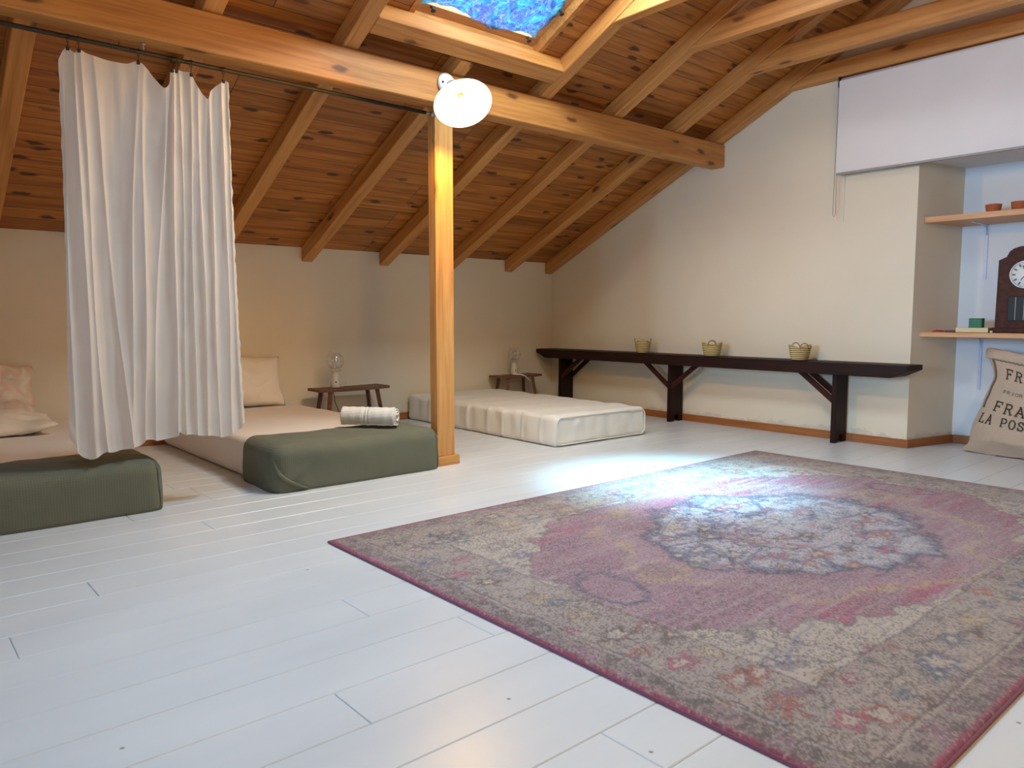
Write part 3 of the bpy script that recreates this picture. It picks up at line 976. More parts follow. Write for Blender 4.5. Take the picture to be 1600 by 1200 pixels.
def blanket(label, x0, x1, y0, yedge, h, skew=0.0, sag=0):
    W = x1 - x0; t = .014
    L = yedge - y0 + .3
    def dd(p, n):
        q = Vector(p); q.z -= .06; p = Vector(q)
        # soft bulge and puckers
        q += n * (.006 * nz(p.x * 3, p.y * 5, p.z * 8 + sag) + .003 * nz(p.x * 14, p.y * 16, p.z * 12))
        if n.z > .5:
            q.z -= .010 * math.sin(PI * min(1, max(0, p.x / W))) * (1 if p.y > .05 else .3)
        # tucked fold at the lower left corner
        if p.x < .16 and p.y < .2 and n.z < .6:
            s = (p.z - .02) - (p.x + p.y) * .6
            q += n * (.010 * math.exp(-(s / .02) ** 2))
        if p.x > W * .5: q.y += skew * (p.x / W) * (p.y / (yedge - y0))
        q.z = max(q.z, .0015)
        return q
    Y = yedge - y0
    bm = soft_box(W, L, h + .06, .075, .02, dd, keep=lambda c: c.y < Y and c.z > .055, exy=(Y,))
    o = obj('folded_blanket', bm, M['olive'], None, True)
    md = o.modifiers.new('thickness', 'SOLIDIFY'); md.thickness = .010; md.offset = -1
    o.location = (x0, y0, 0)
    tag(o, label, 'blanket', 'olive blankets over the mattress feet')
    # hem seam at the right end of the foot panel
    b2 = bmesh.new(); pts = []
    for k in range(19):
        a = k / 18
        z = .008 + (h - .045) * a; i = .022 + max(0, z - (h - .075)) ** 2 * 9
        pts.append((W - i + .003 * math.sin(a * 7), i - .004, z))
    add_tube(b2, pts, .0045, 8)
    obj('seam', b2, M['olive'], o, True)
    # tucked corner fold at the left end
    b2 = bmesh.new()
    pts = [(.011, .038, .165), (.016, .027, .13), (.028, .014, .095), (.050, .003, .070), (.085, -.003, .048), (.125, -.003, .028), (.17, -.001, .010)]
    add_tube(b2, pts, [.003, .008, .012, .012, .011, .008, .004], 10)
    obj('corner_fold', b2, M['olive'], o, True)
    return o
blanket('olive green blanket wrapped over the foot of the left mattress', .035, 1.0, 3.548, 3.93, BEDH + .008, sag=4)
blanket('olive green blanket wrapped over the foot of the middle mattress', 1.487, 2.485, 3.492, 3.90, BEDH + .010, sag=11)

# pillows leaning on the eave wall
def pillow(name, label, cx, y, z0, w, h, th, lean, seed, mat, yaw=0):
    def fn_side(sign):
        def fn(u, v):
            a, b = u * 2 - 1, v * 2 - 1
            pinch = 1.0
            th_ = th * .5 * max(0, (1 - a * a)) ** .45 * max(0, (1 - b * b)) ** .45
            px = a * w / 2 * (1 - .07 * (1 - abs(b) ** 2) * abs(a)) ; pz = b * h / 2 * (1 - .07 * (1 - abs(a) ** 2) * abs(b))
            py = sign * (th_ + .010 * nz(a * 3 + seed, b * 3) * th_ / th * 2 + .012 * nz(a * 8 + seed, b * 5 + a * 4, 3) * th_ / th * 2) + .035 * nz(a * 1.4 + seed, b * 1.4, 9)
            px += .02 * nz(a * 2, b * 2.2, seed) ; pz += .028 * nz(a * 2.1, b * 2, seed + 4) - .02 * a * a * max(0, b)
            return Vector((px, py, pz))
        return fn
    vs = []; fs = []
    n = 36
    for s in (-1, 1):
        off = len(vs); f = fn_side(s)
        for j in range(n + 1):
            for i in range(n + 1): vs.append(f(i / n, j / n))
        for j in range(n):
            for i in range(n):
                q = (off + j * (n + 1) + i, off + j * (n + 1) + i + 1, off + (j + 1) * (n + 1) + i + 1, off + (j + 1) * (n + 1) + i)
                fs.append(q if s < 0 else q[::-1])
    me = bpy.data.meshes.new(name)
    R = Matrix.Rotation(lean, 4, 'X') @ Matrix.Rotation(yaw, 4, 'Y')
    me.from_pydata([tuple(R @ v) for v in vs], [], fs)
    bm = bmesh.new(); bm.from_mesh(me); bmesh.ops.remove_doubles(bm, verts=bm.verts, dist=.0004); bm.to_mesh(me); bm.free()
    me.polygons.foreach_set('use_smooth', [True] * len(me.polygons))
    o = link(name, me, mat)
    zmin = min(v.co.z for v in me.vertices); ymax = max(v.co.y for v in me.vertices)
    o.location = (cx, EY - .004 - ymax if y is None else y, z0 - zmin)
    return tag(o, label, 'pillow')
def pink_case():
    m = NT('pink_flowered_pillowcase')
    v = m.coord()
    n = m.noise(v, 7, 4, .5, 1.4)
    base = m.ramp(n, [(.42, srgb(222, 206, 188)), (.52, srgb(220, 184, 168)), (.58, srgb(208, 194, 174)), (.7, srgb(226, 210, 192))])
    m.set('Base Color', base); m.set('Roughness', .9); m.bump(m.noise(v, 8, 5), .5, .01)
    return m.m
M['pinkcase'] = pink_case()
pillow('pillow', 'white pillow leaning on the wall at the head of the middle mattress', 2.02, None, BEDH - .012, .62, .40, .15, -.42, 5, M['pillow'], .05)
pillow('pillow', 'pillow with faded pink floral case leaning on the wall above the left mattress', .50, None, BEDH + .02, .56, .36, .13, -.35, 15, M['pinkcase'])
pillow('pillow', 'plain pillow lying flat in front of the floral one on the left mattress', .50, 4.93, BEDH - .012, .60, .36, .10, -1.45, 25, M['pillow'])

# ------------------------------------------------------------------ rolled towel
tw = thing('rolled_towel', 'white terry towel rolled up on the middle mattress', 'towel', (2.195, 3.80, BEDH + .012), -.86)
def towel_fn(u, v):
    turns = 3.1
    a = u * turns * 2 * PI
    r = .012 + .040 * (u ** .85) + .001 * math.sin(v * 40)
    x = (v - .5) * .325 + .012 * (u - .5) * (1 if v > .5 else -1) * -1.0 + .004 * nz(u * 9, v * 2)
    rx = r * (1 + .02 * nz(v * 5, a * .5))
    fold = .0025 * math.sin((v - .35) * 70) * math.exp(-((v - .42) / .07) ** 2)
    rx += fold
    z = .0535 + rx * math.sin(-a + 2.4); y = rx * math.cos(-a + 2.4) * 1.12
    return (x, y, max(z, .0015))
g = grid('roll', towel_fn, 150, 44, M['towel'], tw, solid=.008)
def flap(u, v):
    x = (v - .5) * .325 - .003 * math.sin(v * 9)
    y = -.075 + u * .075 ; z = .006 + .010 * (1 - u) ** 2 * (.4 + .6 * abs(nz(v * 4, 2))) + .0012 * math.sin(v * 60)
    if v > .9: x += .012 * (1 - u)
    return (x, y + .03, max(z, .0015))
grid('towel_end', flap, 14, 44, M['towel'], tw, solid=.007)
for k, vv in ((0, .40), (1, .47)):
    b2 = bmesh.new()
    pts = [Vector(towel_fn(.72 + .27 * i / 24, vv)) * 1.0 for i in range(25)]
    c = Vector((0, 0, .0535))
    pts = [Vector((p.x, 0, .0535)) + Vector((0, p.y, p.z - .0535)) * 1.10 for p in pts]
    for p in pts: p.z = max(p.z, .004)
    add_tube(b2, pts, .0018, 6)
    obj('towel_band', b2, M['white'], tw, True)

# ------------------------------------------------------------------ small stools and bedside lamps
def stool(name, label, cx, cy, L, w, h, rz=0.0):
    t = thing(name, label, 'stool', (cx, cy, 0), rz)
    bm = bmesh.new()
    # slightly boat shaped top
    n = 14
    prof = []
    for i in range(n + 1):
        x = -L / 2 + L * i / n
        e = abs(2 * i / n - 1)
        ww = w / 2 * (1 - .10 * e ** 4)
        prof.append((x, ww, .004 * e * e))
    lo = []; hi = []
    for x, ww, dz in prof:
        lo.append((bm.verts.new((x, -ww, h - .020 + dz)), bm.verts.new((x, ww, h - .020 + dz))))
        hi.append((bm.verts.new((x, -ww - .002, h + dz)), bm.verts.new((x, ww + .002, h + dz))))
    for i in range(n):
        bm.faces.new((hi[i][0], hi[i + 1][0], hi[i + 1][1], hi[i][1])); bm.faces.new((lo[i][1], lo[i + 1][1], lo[i + 1][0], lo[i][0]))
        bm.faces.new((lo[i][0], lo[i + 1][0], hi[i + 1][0], hi[i][0])); bm.faces.new((hi[i][1], hi[i + 1][1], lo[i + 1][1], lo[i][1]))
    bm.faces.new((lo[0][0], hi[0][0], hi[0][1], lo[0][1])); bm.faces.new((lo[n][1], hi[n][1], hi[n][0], lo[n][0]))
    obj('seat', bm, M['stool'], t)
    for sx in (-1, 1):
        for sy in (-1, 1):
            top_ = Vector((sx * (L / 2 - .10), sy * (w / 2 - .035), h - .019)); bot = Vector((sx * (L / 2 - .055), sy * (w / 2 - .008), 0.001))
            bm = bmesh.new()
            add_tube(bm, [top_, top_.lerp(bot, .5), bot], [.020, .018, .015], 4)
            obj('leg', bm, M['stool'], t)
        a = Vector((sx * (L / 2 - .082), -(w / 2 - .022), h * .38)); b2 = Vector((a.x, -a.y, a.z))
        bm = bmesh.new(); add_tube(bm, [a, b2], .008, 8); obj('stretcher', bm, M['stool'], t)
    bm = bmesh.new(); add_box(bm, -(L / 2 - .082), L / 2 - .082, -.007, .007, h * .38 - .010, h * .38 + .010, bev=.002)
    obj('stretcher', bm, M['stool'], t)
    return t
def globe_lamp(label, loc, s=1.0, tilt=0):
    t = thing('table_lamp', label, 'lamp', loc, tilt)
    bm = bmesh.new()
    add_lathe(bm, [(0, .0), (.036, .0), (.038, .004), (.037, .03), (.032, .07), (.027, .105), (.026, .118), (.030, .122), (0, .122)], 28, Matrix.Scale(s, 4))
    obj('ceramic_base', bm, M['ceramic'], t, True)
    bm = bmesh.new()
    add_lathe(bm, [(.030, .1225), (.044, .126), (.050, .134), (.046, .14), (.03, .142)], 28, Matrix.Scale(s, 4))
    obj('collar', bm, M['glass'], t, True)
    bm = bmesh.new()
    add_lathe(bm, [(.028, .142), (.048, .150), (.064, .175), (.068, .205), (.060, .238), (.046, .258), (.043, .270), (.045, .274)], 32, Matrix.Scale(s, 4))
    obj('glass_globe', bm, M['glass'], t, True)
    bm = bmesh.new()
    add_lathe(bm, [(.012, .1425), (.013, .165), (.020, .185), (.026, .205), (.022, .225), (.010, .236), (.0, .238)], 20, Matrix.Scale(s, 4))
    obj('bulb', bm, M['glass'], t, True)
    bm = bmesh.new()
    add_tube(bm, [(0.004 * s, 0, .15 * s), (.004 * s, 0, .19 * s), (-.004 * s, 0, .21 * s), (.005 * s, 0, .214 * s)], .0022, 6)
    obj('filament', bm, M['steel'], t, True)
    bm = bmesh.new()
    add_tube(bm, [(.03 * s, -.02, .02), (.05, -.03, .03), (.072, -.03, .052), (.078, -.025, .036), (.068, -.02, .012), (.05, -.01, .004)], .003, 6)
    obj('cable', bm, M['ceramic'], t, True)
    bm = bmesh.new(); add_lathe(bm, [(0, -.001), (.006, -.001), (.006, .002), (0, .003)], 10, Matrix.Translation((-.012, -.0355 * s, .045 * s)) @ Matrix.Rotation(PI / 2, 4, 'X'))
    obj('switch', bm, M['cord'], t, True)
    return t
stool('low_stool', 'low brown wooden stool beside the head of the middle mattress', 2.840, 5.22, .60, .22, .325)
stool('low_stool', 'low brown wooden stool between the right mattress and the bench', 4.62, 5.30, .50, .20, .325)
globe_lamp('glass globe lamp on the stool by the middle mattress', (2.72, 5.22, .330))
globe_lamp('glass globe lamp on the far stool near the corner', (4.60, 5.30, .330), .92)
# flat white cable strip draped off the far stool
bm = bmesh.new()
add_tube(bm, [(4.53, 5.24, .339), (4.56, 5.22, .338), (4.60, 5.198, .336), (4.64, 5.182, .318), (4.685, 5.175, .275)], .005, 8)
tag(obj('cable_end', bm, M['white'], None, True), 'white lamp cable hanging over the far stool edge', 'cable')
bm = bmesh.new()
add_tube(bm, [(2.76, 5.335, .30), (2.78, 5.342, .2), (2.82, 5.345, .1), (2.84, 5.345, .006)], .0028, 6)
tag(obj('lamp_cable', bm, M['cord'], None, True), 'thin dark cable running down behind the near stool', 'cable')

# ------------------------------------------------------------------ long dark bench
BX0, BX1 = 4.955, 5.195
BY0, BY1 = 1.945, 5.385
bench = thing('long_bench', 'very long dark brown wooden bench along the gable wall', 'bench', (5.08, 3.66, 0))
def brel(p): return Vector(p) - Vector((5.08, 3.66, 0))
def bench_top():
    bm = bmesh.new()
    T0, T1, Z0 = .560, .535, .478
    rot = Matrix.Rotation(PI / 2, 4, 'Z')
    def bx(x0, x1, y0, y1, z0, z1):
        add_box(bm, y0 - 3.66, y1 - 3.66, -(x1 - 5.08), -(x0 - 5.08), z0, z1, bev=.003)
    prof = [(BY0, T0), (BY0, T1 - .008), (BY0 + .105, Z0), (BY1 - .12, Z0), (BY1, T1 - .008), (BY1, T0)]
    A = [bm.verts.new((y - 3.66, -(BX1 - 5.08), z)) for y, z in prof]; B = [bm.verts.new((y - 3.66, -(BX0 - 5.08), z)) for y, z in prof]
    bm.faces.new(A); bm.faces.new(B[::-1])
    for i in range(6): bm.faces.new((A[i], A[(i + 1) % 6], B[(i + 1) % 6], B[i]))
    bmesh.ops.bevel(bm, geom=list(bm.edges), offset=.003, segments=1, affect='EDGES')
    o = obj('seat_beam', bm, M['bench'], bench)
    o.rotation_euler = (0, 0, PI / 2)
    T1 = Z0
    for yl in (2.445, 3.84, 5.13):
        # cross plank leg with a V notch at its foot, local x = depth, local z up
        bm = bmesh.new()
        x0, x1 = 5.030 - 5.08, BX1 - .006 - 5.08
        xm = (x0 + x1) / 2
        poly = [(x0, T1 - .001), (x0, .16), (x0 - .004, .001), (x0 + .045, .001), (xm - .012, .062), (xm, .050), (xm + .012, .062), (x1 - .045, .001), (x1 + .004, .001), (x1, .16), (x1, T1 - .001)]
        y = yl - 3.66
        A = [bm.verts.new((x, y - .016, z)) for x, z in poly]; B = [bm.verts.new((x, y + .016, z)) for x, z in poly]
        bm.faces.new(A); bm.faces.new(B[::-1])
        for i in range(len(poly)): bm.faces.new((A[i], A[(i + 1) % len(poly)], B[(i + 1) % len(poly)], B[i]))
        bmesh.ops.triangulate(bm, faces=[f for f in bm.faces if len(f.verts) > 4])
        # grain along z: rotate mesh so local x is vertical
        R = Matrix.Rotation(-PI / 2, 4, 'Y')
        bmesh.ops.transform(bm, matrix=R.inverted(), verts=bm.verts)
        o = obj('leg', bm, M['bench'], bench)
        o.rotation_euler = (0, -PI / 2, 0)
    for (ya, yb) in ((2.461, 2.72), (3.824, 3.56), (3.856, 4.12), (5.114, 4.85)):
        # ya on leg (low), yb under seat
        for x in (5.042, 5.165):
            if x > 5.1 and abs(ya - 3.84) < .03: continue
            p0 = brel((x, ya, .275)); p1 = brel((x, yb, .476))
            o = beam('brace', p0, p1, .022, .036, M['brace'], bev=.002, cut0=0)
            mw = o.matrix_world.copy(); o.parent = bench; o.matrix_local = mw
bench_top()

# little palm baskets
def basket():
    t = thing('palm_basket', 'x', 'basket', (0, 0, 0), 0, 'little baskets on the long bench')
    H, R0, R1 = .098, .054, .078
    def fn(u, v):
        a = u * 2 * PI
        r = R0 + (R1 - R0) * (v ** .7)
        # rim rises at two ends
        z = .002 + (H + .012 * math.cos(2 * a)) * v
        return (r * math.cos(a), r * .84 * math.sin(a), z)
    g = grid('body', fn, 48, 14, M['straw'], t, closed_u=True, solid=.004)
    bm = bmesh.new(); add_lathe(bm, [(0, .0005), (R0, .0005), (R0 + .002, .006), (0, .006)], 40, Matrix.Diagonal((1, .84, 1, 1)))
    obj('base', bm, M['straw'], t)
    for s in (-1, 1):
        bm = bmesh.new()
        pts = []
        for k in range(15):
            a = PI * k / 14
            pts.append((.030 * math.cos(a), s * R1 * .80 + s * .006 * math.sin(a), H - .016 + .040 * math.sin(a) ** .8))
        add_tube(bm, pts, .0035, 8)
        obj('handle', bm, M['strawdark'], t, True)
    return t
bk = basket()
bk.location = (5.03, 4.125, .561); bk.rotation_euler = (0, 0, math.radians(39)); bk['label'] = 'small palm basket on the bench, farthest left, handles edge on'
dup(bk, (5.03, 3.435, .561), math.radians(-57), 'small palm basket in the middle of the bench, pair of loops facing front')
dup(bk, (5.03, 2.705, .561), math.radians(-36), 'small palm basket nearest the shelf niche on the bench')

# ------------------------------------------------------------------ white roller blind with its cord
bl = thing('roller_blind', 'wide white roller blind hanging from the collar tie over the niche', 'blind', (5.145, 1.55, 2.45))
BXX = 5.122
yl, yr = 2.535, .55
bm = bmesh.new()
add_box(bm, BXX - .0015 - 5.145, BXX + .0015 - 5.145, yr - 1.55, yl - 1.55, 1.845 - 2.45, 2.46 - 2.45)
obj('fabric', bm, M['blind'], bl)
bm = bmesh.new(); add_box(bm, BXX - .009 - 5.145, BXX + .012 - 5.145, yr - 1.55, yl - 1.55, 1.834 - 2.45, 1.848 - 2.45, bev=.003)
obj('bottom_bar', bm, M['blindbar'], bl)
bm = bmesh.new(); add_tube(bm, [(.017, yr - 1.55, .012), (.017, yl - 1.55, .012)], .024, 20)
obj('roller', bm, M['blind'], bl, True)
bm = bmesh.new(); add_box(bm, -.02, .045, yl - 1.55 + .001, yl - 1.55 + .012, -.03, .040, bev=.003)
obj('end_bracket', bm, M['black'], bl)
bm = bmesh.new()
yc = yl - 1.55 + .008
add_tube(bm, [(-.012, yc, -.02), (-.014, yc + .004, -.4), (-.014, yc + .010, -.88), (-.010, yc + .004, -.895), (-.004, yc - .004, -.88), (-.004, yc, -.4), (-.004, yc, -.02)], .0016, 6)
obj('pull_cord', bm, M['cord'], bl, True)
bm = bmesh.new(); add_tube(bm, [(.062, yc - .03, -.55), (.062, yc - .03, -.93)], .0014, 6)
obj('pull_cord', bm, M['blind'], bl, True)

# ------------------------------------------------------------------ shelves with brackets
def shelf(z, label, t=.030):
    r = thing('wall_shelf', label, 'shelf', (5.5, 1.3, z))
    # plank whose left end is cut to the splayed niche side; grain along y
    fx = 5.285
    def ny(x): return NY - (x - GX) * (NY - 1.925) / (ND - GX) - .002
    pts = [(fx, ny(fx)), (ND - .002, ny(ND)), (ND - .002, NYB + .002), (fx, NYB + .002)]
    bm = bmesh.new()
    P = [((y - 1.3), -(x - 5.5)) for x, y in pts]
    a = [bm.verts.new((x, y, -t)) for x, y in P]; b = [bm.verts.new((x, y, 0)) for x, y in P]
    bm.faces.new(a); bm.faces.new(b[::-1])
    for i in range(4): bm.faces.new((a[i], b[i], b[(i + 1) % 4], a[(i + 1) % 4]))
    bmesh.ops.bevel(bm, geom=list(bm.edges), offset=.002, segments=1, affect='EDGES')
    o = obj('board', bm, M['shelf'], r); o.rotation_euler = (0, 0, PI / 2)
    for yb in (1.775, .95):
        bm = bmesh.new()
        y = yb - 1.3; xw = ND - .002 - 5.5
        add_box(bm, xw - .26, xw, y - .010, y + .010, -t - .005, -t - .0005)
        add_box(bm, xw - .005, xw, y - .010, y + .010, -t - .36, -t - .0005)
        add_tube(bm, [(xw - .003, y, -t - .07), (xw - .03, y, -t - .022), (xw - .09, y, -t - .004)], .004, 6)
        obj('bracket', bm, M['whitemet'], r)
    return r
shelf(1.513, 'upper light pine shelf in the niche, terracotta bowls on it', .036)
shelf(.768, 'lower light pine shelf in the niche, wooden clock on it', .030)

def bowl():
    bm = bmesh.new()
    add_lathe(bm, [(0, 0), (.030, 0), (.036, .004), (.042, .03), (.045, .052), (.047, .060), (.043, .061), (.040, .052), (.034, .02), (.0, .012)], 32)
    return obj('terracotta_bowl', bm, M['terra'], None, True)
b1 = bowl(); b1.location = (5.46, 1.672, 1.514); tag(b1, 'small terracotta bowl on the upper shelf, farther from the picture edge', 'bowl', 'terracotta bowls on the upper shelf')
b2 = b1.copy(); COL.objects.link(b2); b2.location = (5.44, 1.525, 1.514); b2['label'] = 'small terracotta bowl on the upper shelf, cut by the picture edge'

# lower shelf: red bits, cream box, green box
def chunk(name, x, y, z, sx, sy, sz, mat, rz=0, bev=.002):
    bm = bmesh.new(); add_box(bm, -sx / 2, sx / 2, -sy / 2, sy / 2, 0, sz, bev=bev)
    o = obj(name, bm, mat); o.location = (x, y, z); o.rotation_euler = (0, 0, rz)
    return o
SZ = .769
bm = bmesh.new()
add_tube(bm, [(-.03, -.02, .006), (0, 0, .007), (.03, .012, .006)], [.004, .006, .004], 8)
add_tube(bm, [(-.02, .03, .005), (.0, .01, .009), (.02, -.03, .006)], [.004, .005, .004], 8)
o = obj('red_toy', bm, M['red'], None, True); o.location = (5.38, 1.93, SZ); tag(o, 'small flat red plastic piece on the lower shelf, leftmost', 'toy')
o = chunk('playing_card_box', 5.42, 1.865, SZ, .06, .075, .012, M['maroon'], .3); tag(o, 'small dark red flat box beside the cream box', 'box')
o = chunk('cream_box', 5.44, 1.735, SZ, .12, .185, .030, M['creambox'], .03); tag(o, 'flat cream box lying on the lower shelf under the green cube', 'box')
gb = thing('green_box', 'small dark green box with a fine grid, on the cream box', 'box', (5.44, 1.725, SZ + .0305), .03)
bm = bmesh.new(); add_box(bm, -.03, .03, -.037, .037, 0, .060, bev=.0015); obj('carton', bm, M['green'], gb)
bm = bmesh.new()
for k in range(1, 4):
    y = -.037 + .0185 * k; add_box(bm, -.0306, -.0300, y - .0008, y + .0008, .002, .058)
    z = .015 * k; add_box(bm, -.0306, -.0300, -.036, .036, z - .0008, z + .0008)
obj('grid_lines', bm, M['greenl'], gb)

# mantel clock
ck = thing('mantel_clock', 'dark walnut mantel clock with stepped arched top on the lower shelf', 'clock', (5.49, 1.47, SZ), math.radians(6))
CW, CD, CH = .30, .15, .515
def clock():
    half = CW / 2
    out = [(-half, .03), (-half + .004, .45)]
    out += [(-half + .03, .462), (-half + .045, .470), (-half + .05, .484)]
    for k in range(9):
        a = PI - PI * k / 8
        out.append((math.cos(a) * .098, .484 + .050 * math.sin(a)))
    out += [(half - .05, .484), (half - .045, .470), (half - .03, .462), (half - .004, .45), (half, .03)]
    bm = bmesh.new()
    A = [bm.verts.new((-CD / 2, y, z)) for y, z in out]; B = [bm.verts.new((CD / 2, y, z)) for y, z in out]
    bm.faces.new(A); bm.faces.new(B[::-1])
    for i in range(len(out)): bm.faces.new((A[i], A[(i + 1) % len(out)], B[(i + 1) % len(out)], B[i]))
    bmesh.ops.triangulate(bm, faces=[f for f in bm.faces if len(f.verts) > 4])
    obj('case', bm, M['clockwood'], ck)
    bm = bmesh.new(); add_box(bm, -CD / 2 - .012, CD / 2 + .006, -half - .014, half + .014, 0, .032, bev=.006)
    obj('plinth', bm, M['clockwood'], ck)
    Q = Matrix.Translation((-CD / 2, 0, .358)) @ Matrix.Rotation(-PI / 2, 4, 'Y')
    bm = bmesh.new(); add_lathe(bm, [(.0, .0005), (.078, .0005), (.078, .003), (0, .0035)], 48, Q)
    d = obj('dial', bm, M['dialwhite'], ck, True)
    bm = bmesh.new(); add_lathe(bm, [(.077, .0), (.086, .001), (.086, .007), (.080, .009), (.077, .004)], 48, Q)
    obj('bezel', bm, M['steel'], ck, True)
    bm = bmesh.new()
    for k in range(12):
        a = 2 * PI * k / 12
        mt = Q @ Matrix.Rotation(a, 4, 'Z') @ Matrix.Translation((.062, 0, .0042))
        add_box(bm, -.009, .009, -.0045, .0045, -.0005, .0008, mtx=mt)
    obj('hour_marks', bm, M['dialmark'], d)
    for a, L in ((2.5, .042), (.3, .058)):
        bm = bmesh.new(); add_box(bm, -.006, L, -.0022, .0022, .0052, .0062, mtx=Q @ Matrix.Rotation(a, 4, 'Z'))
        obj('hand', bm, M['black'], d)
    bm = bmesh.new(); add_box(bm, -CD / 2 - .003, -CD / 2 + .004, -.085, .085, .075, .225, bev=.003)
    w = obj('pendulum_window', bm, M['black'], ck)
    bm = bmesh.new()
    for y in (-.045, 0, .045): add_box(bm, -CD / 2 - .0045, -CD / 2 - .0032, y - .0018, y + .0018, .080, .220)
    obj('metal_strip', bm, M['blindbar'], w)
    bm = bmesh.new(); add_lathe(bm, [(0, 0), (.008, 0), (.008, .012), (0, .014)], 12, Matrix.Translation((-CD / 2 - .03, half + .01, 0)))
    obj('foot', bm, M['ceramic'], ck)
clock()

# ------------------------------------------------------------------ burlap post sack
sk = thing('burlap_sack', 'big beige burlap sack with black stencilled lettering leaning in the niche', 'sack', (5.44, 1.46, 0), 0)
# front faces the room (-X) turned slightly; local a = across to the right (-Y), local b = up
A_ = Vector((-.10, -1, 0)).normalized(); N_ = Vector((-1, .10, .14)).normalized(); U_ = Vector((.10, 0, 1)).normalized()
SKO = Vector((-.075, .215, .0))     # lower left base reference in local coordinates
SW, SH = .50, .64
def sack_pt(a, b, side):
    """a: 0..1 across, b: 0..1 up, side -1 front, +1 back"""
    e = a * 2 - 1
    w = SW * (1.06 - .10 * b - .10 * math.exp(-((b - .72) / .12) ** 2) * (1 if a < .5 else .4) + .04 * math.sin(b * 6 + 1))
    x = .02 + SW / 2 + (e * w / 2) + .02 * (1 - b)
    x -= (1 - a) * (.055 * math.exp(-((b - .18) / .26) ** 2) - .012 * math.exp(-((b - .80) / .10) ** 2))
    depth = .24 * (1 - abs(e) ** 2.6) ** .55 * (.30 + .70 * max(0.0, 1 - (b - .12) ** 2 * 1.25)) * min(1, .35 + b * 5)
    if b > .9: depth *= 1
    top_slant = -.030 * e - .03 * a * b
    z = b * SH + top_slant * b + .006 * nz(a * 7, b * 5)
    # foot flares out on the floor at the left
    flare = math.exp(-(b / .07) ** 2) * (.06 if a < .15 else .012)
    x -= flare * (1 - a)
    off = depth / 2 * (-side)
    wr = .010 * nz(a * 4 + 3, b * 5, side) + .005 * nz(a * 12, b * 10, side + 4)
    # diagonal creases at the bottom
    wr += .006 * math.sin((a * 10 + b * 22)) * math.exp(-((b - .16) / .14) ** 2)
    p = SKO + A_ * x + U_ * z + N_ * (off * 1.0 + wr * (1 - abs(e) ** 4)) + Vector((.02, 0, 0))
    p.z = max(p.z, .002)
    return p
def sack_shell(u, v):
    # u round the sack: 0..0.5 front left to right, 0.5..1 back right to left
    if u < .5: return tuple(sack_pt(u * 2, v, -1))
    return tuple(sack_pt(2 - u * 2, v, 1))
o = grid('body', sack_shell, 120, 70, M['burlap'], sk, closed_u=True)
# rolled down cuff at the top
def cuff(u, v):
    if u < .5: a, side = u * 2, -1
    else: a, side = 2 - u * 2, 1
    ang = v * 2 * PI
    p = sack_pt(a, .965, side)
    out = N_ * (-side) * (1 - abs(a * 2 - 1) ** 6) + A_ * (1 if a > .5 else -1) * abs(a * 2 - 1) ** 6
    out.z = 0; out.normalize()
    r1, r2 = .016 + .004 * nz(a * 6, 3), .034 + .006 * nz(a * 5, 7)
    q = p + out * (r1 * math.cos(ang) * .8 + .006) + U_ * (r2 * math.sin(ang) - .004)
    return tuple(q)
grid('rolled_cuff', cuff, 100, 14, M['burlap'], sk, closed_u=True)
bm = bmesh.new()
pts = [sack_pt(.075 + .004 * math.sin(k * .9), .12 + .80 * k / 40, -1) + N_ * .004 for k in range(16, 41)]
add_tube(bm, pts, .006, 8)
obj('side_seam', bm, M['seam'], sk, True)
bm = bmesh.new()
pts = [sack_pt(.10 + .86 * k / 60, .905 + .004 * math.sin(k * 1.7), -1) + N_ * .005 for k in range(61)]
add_tube(bm, pts, .0035, 6)
obj('stitching', bm, M['seam'], sk, True)

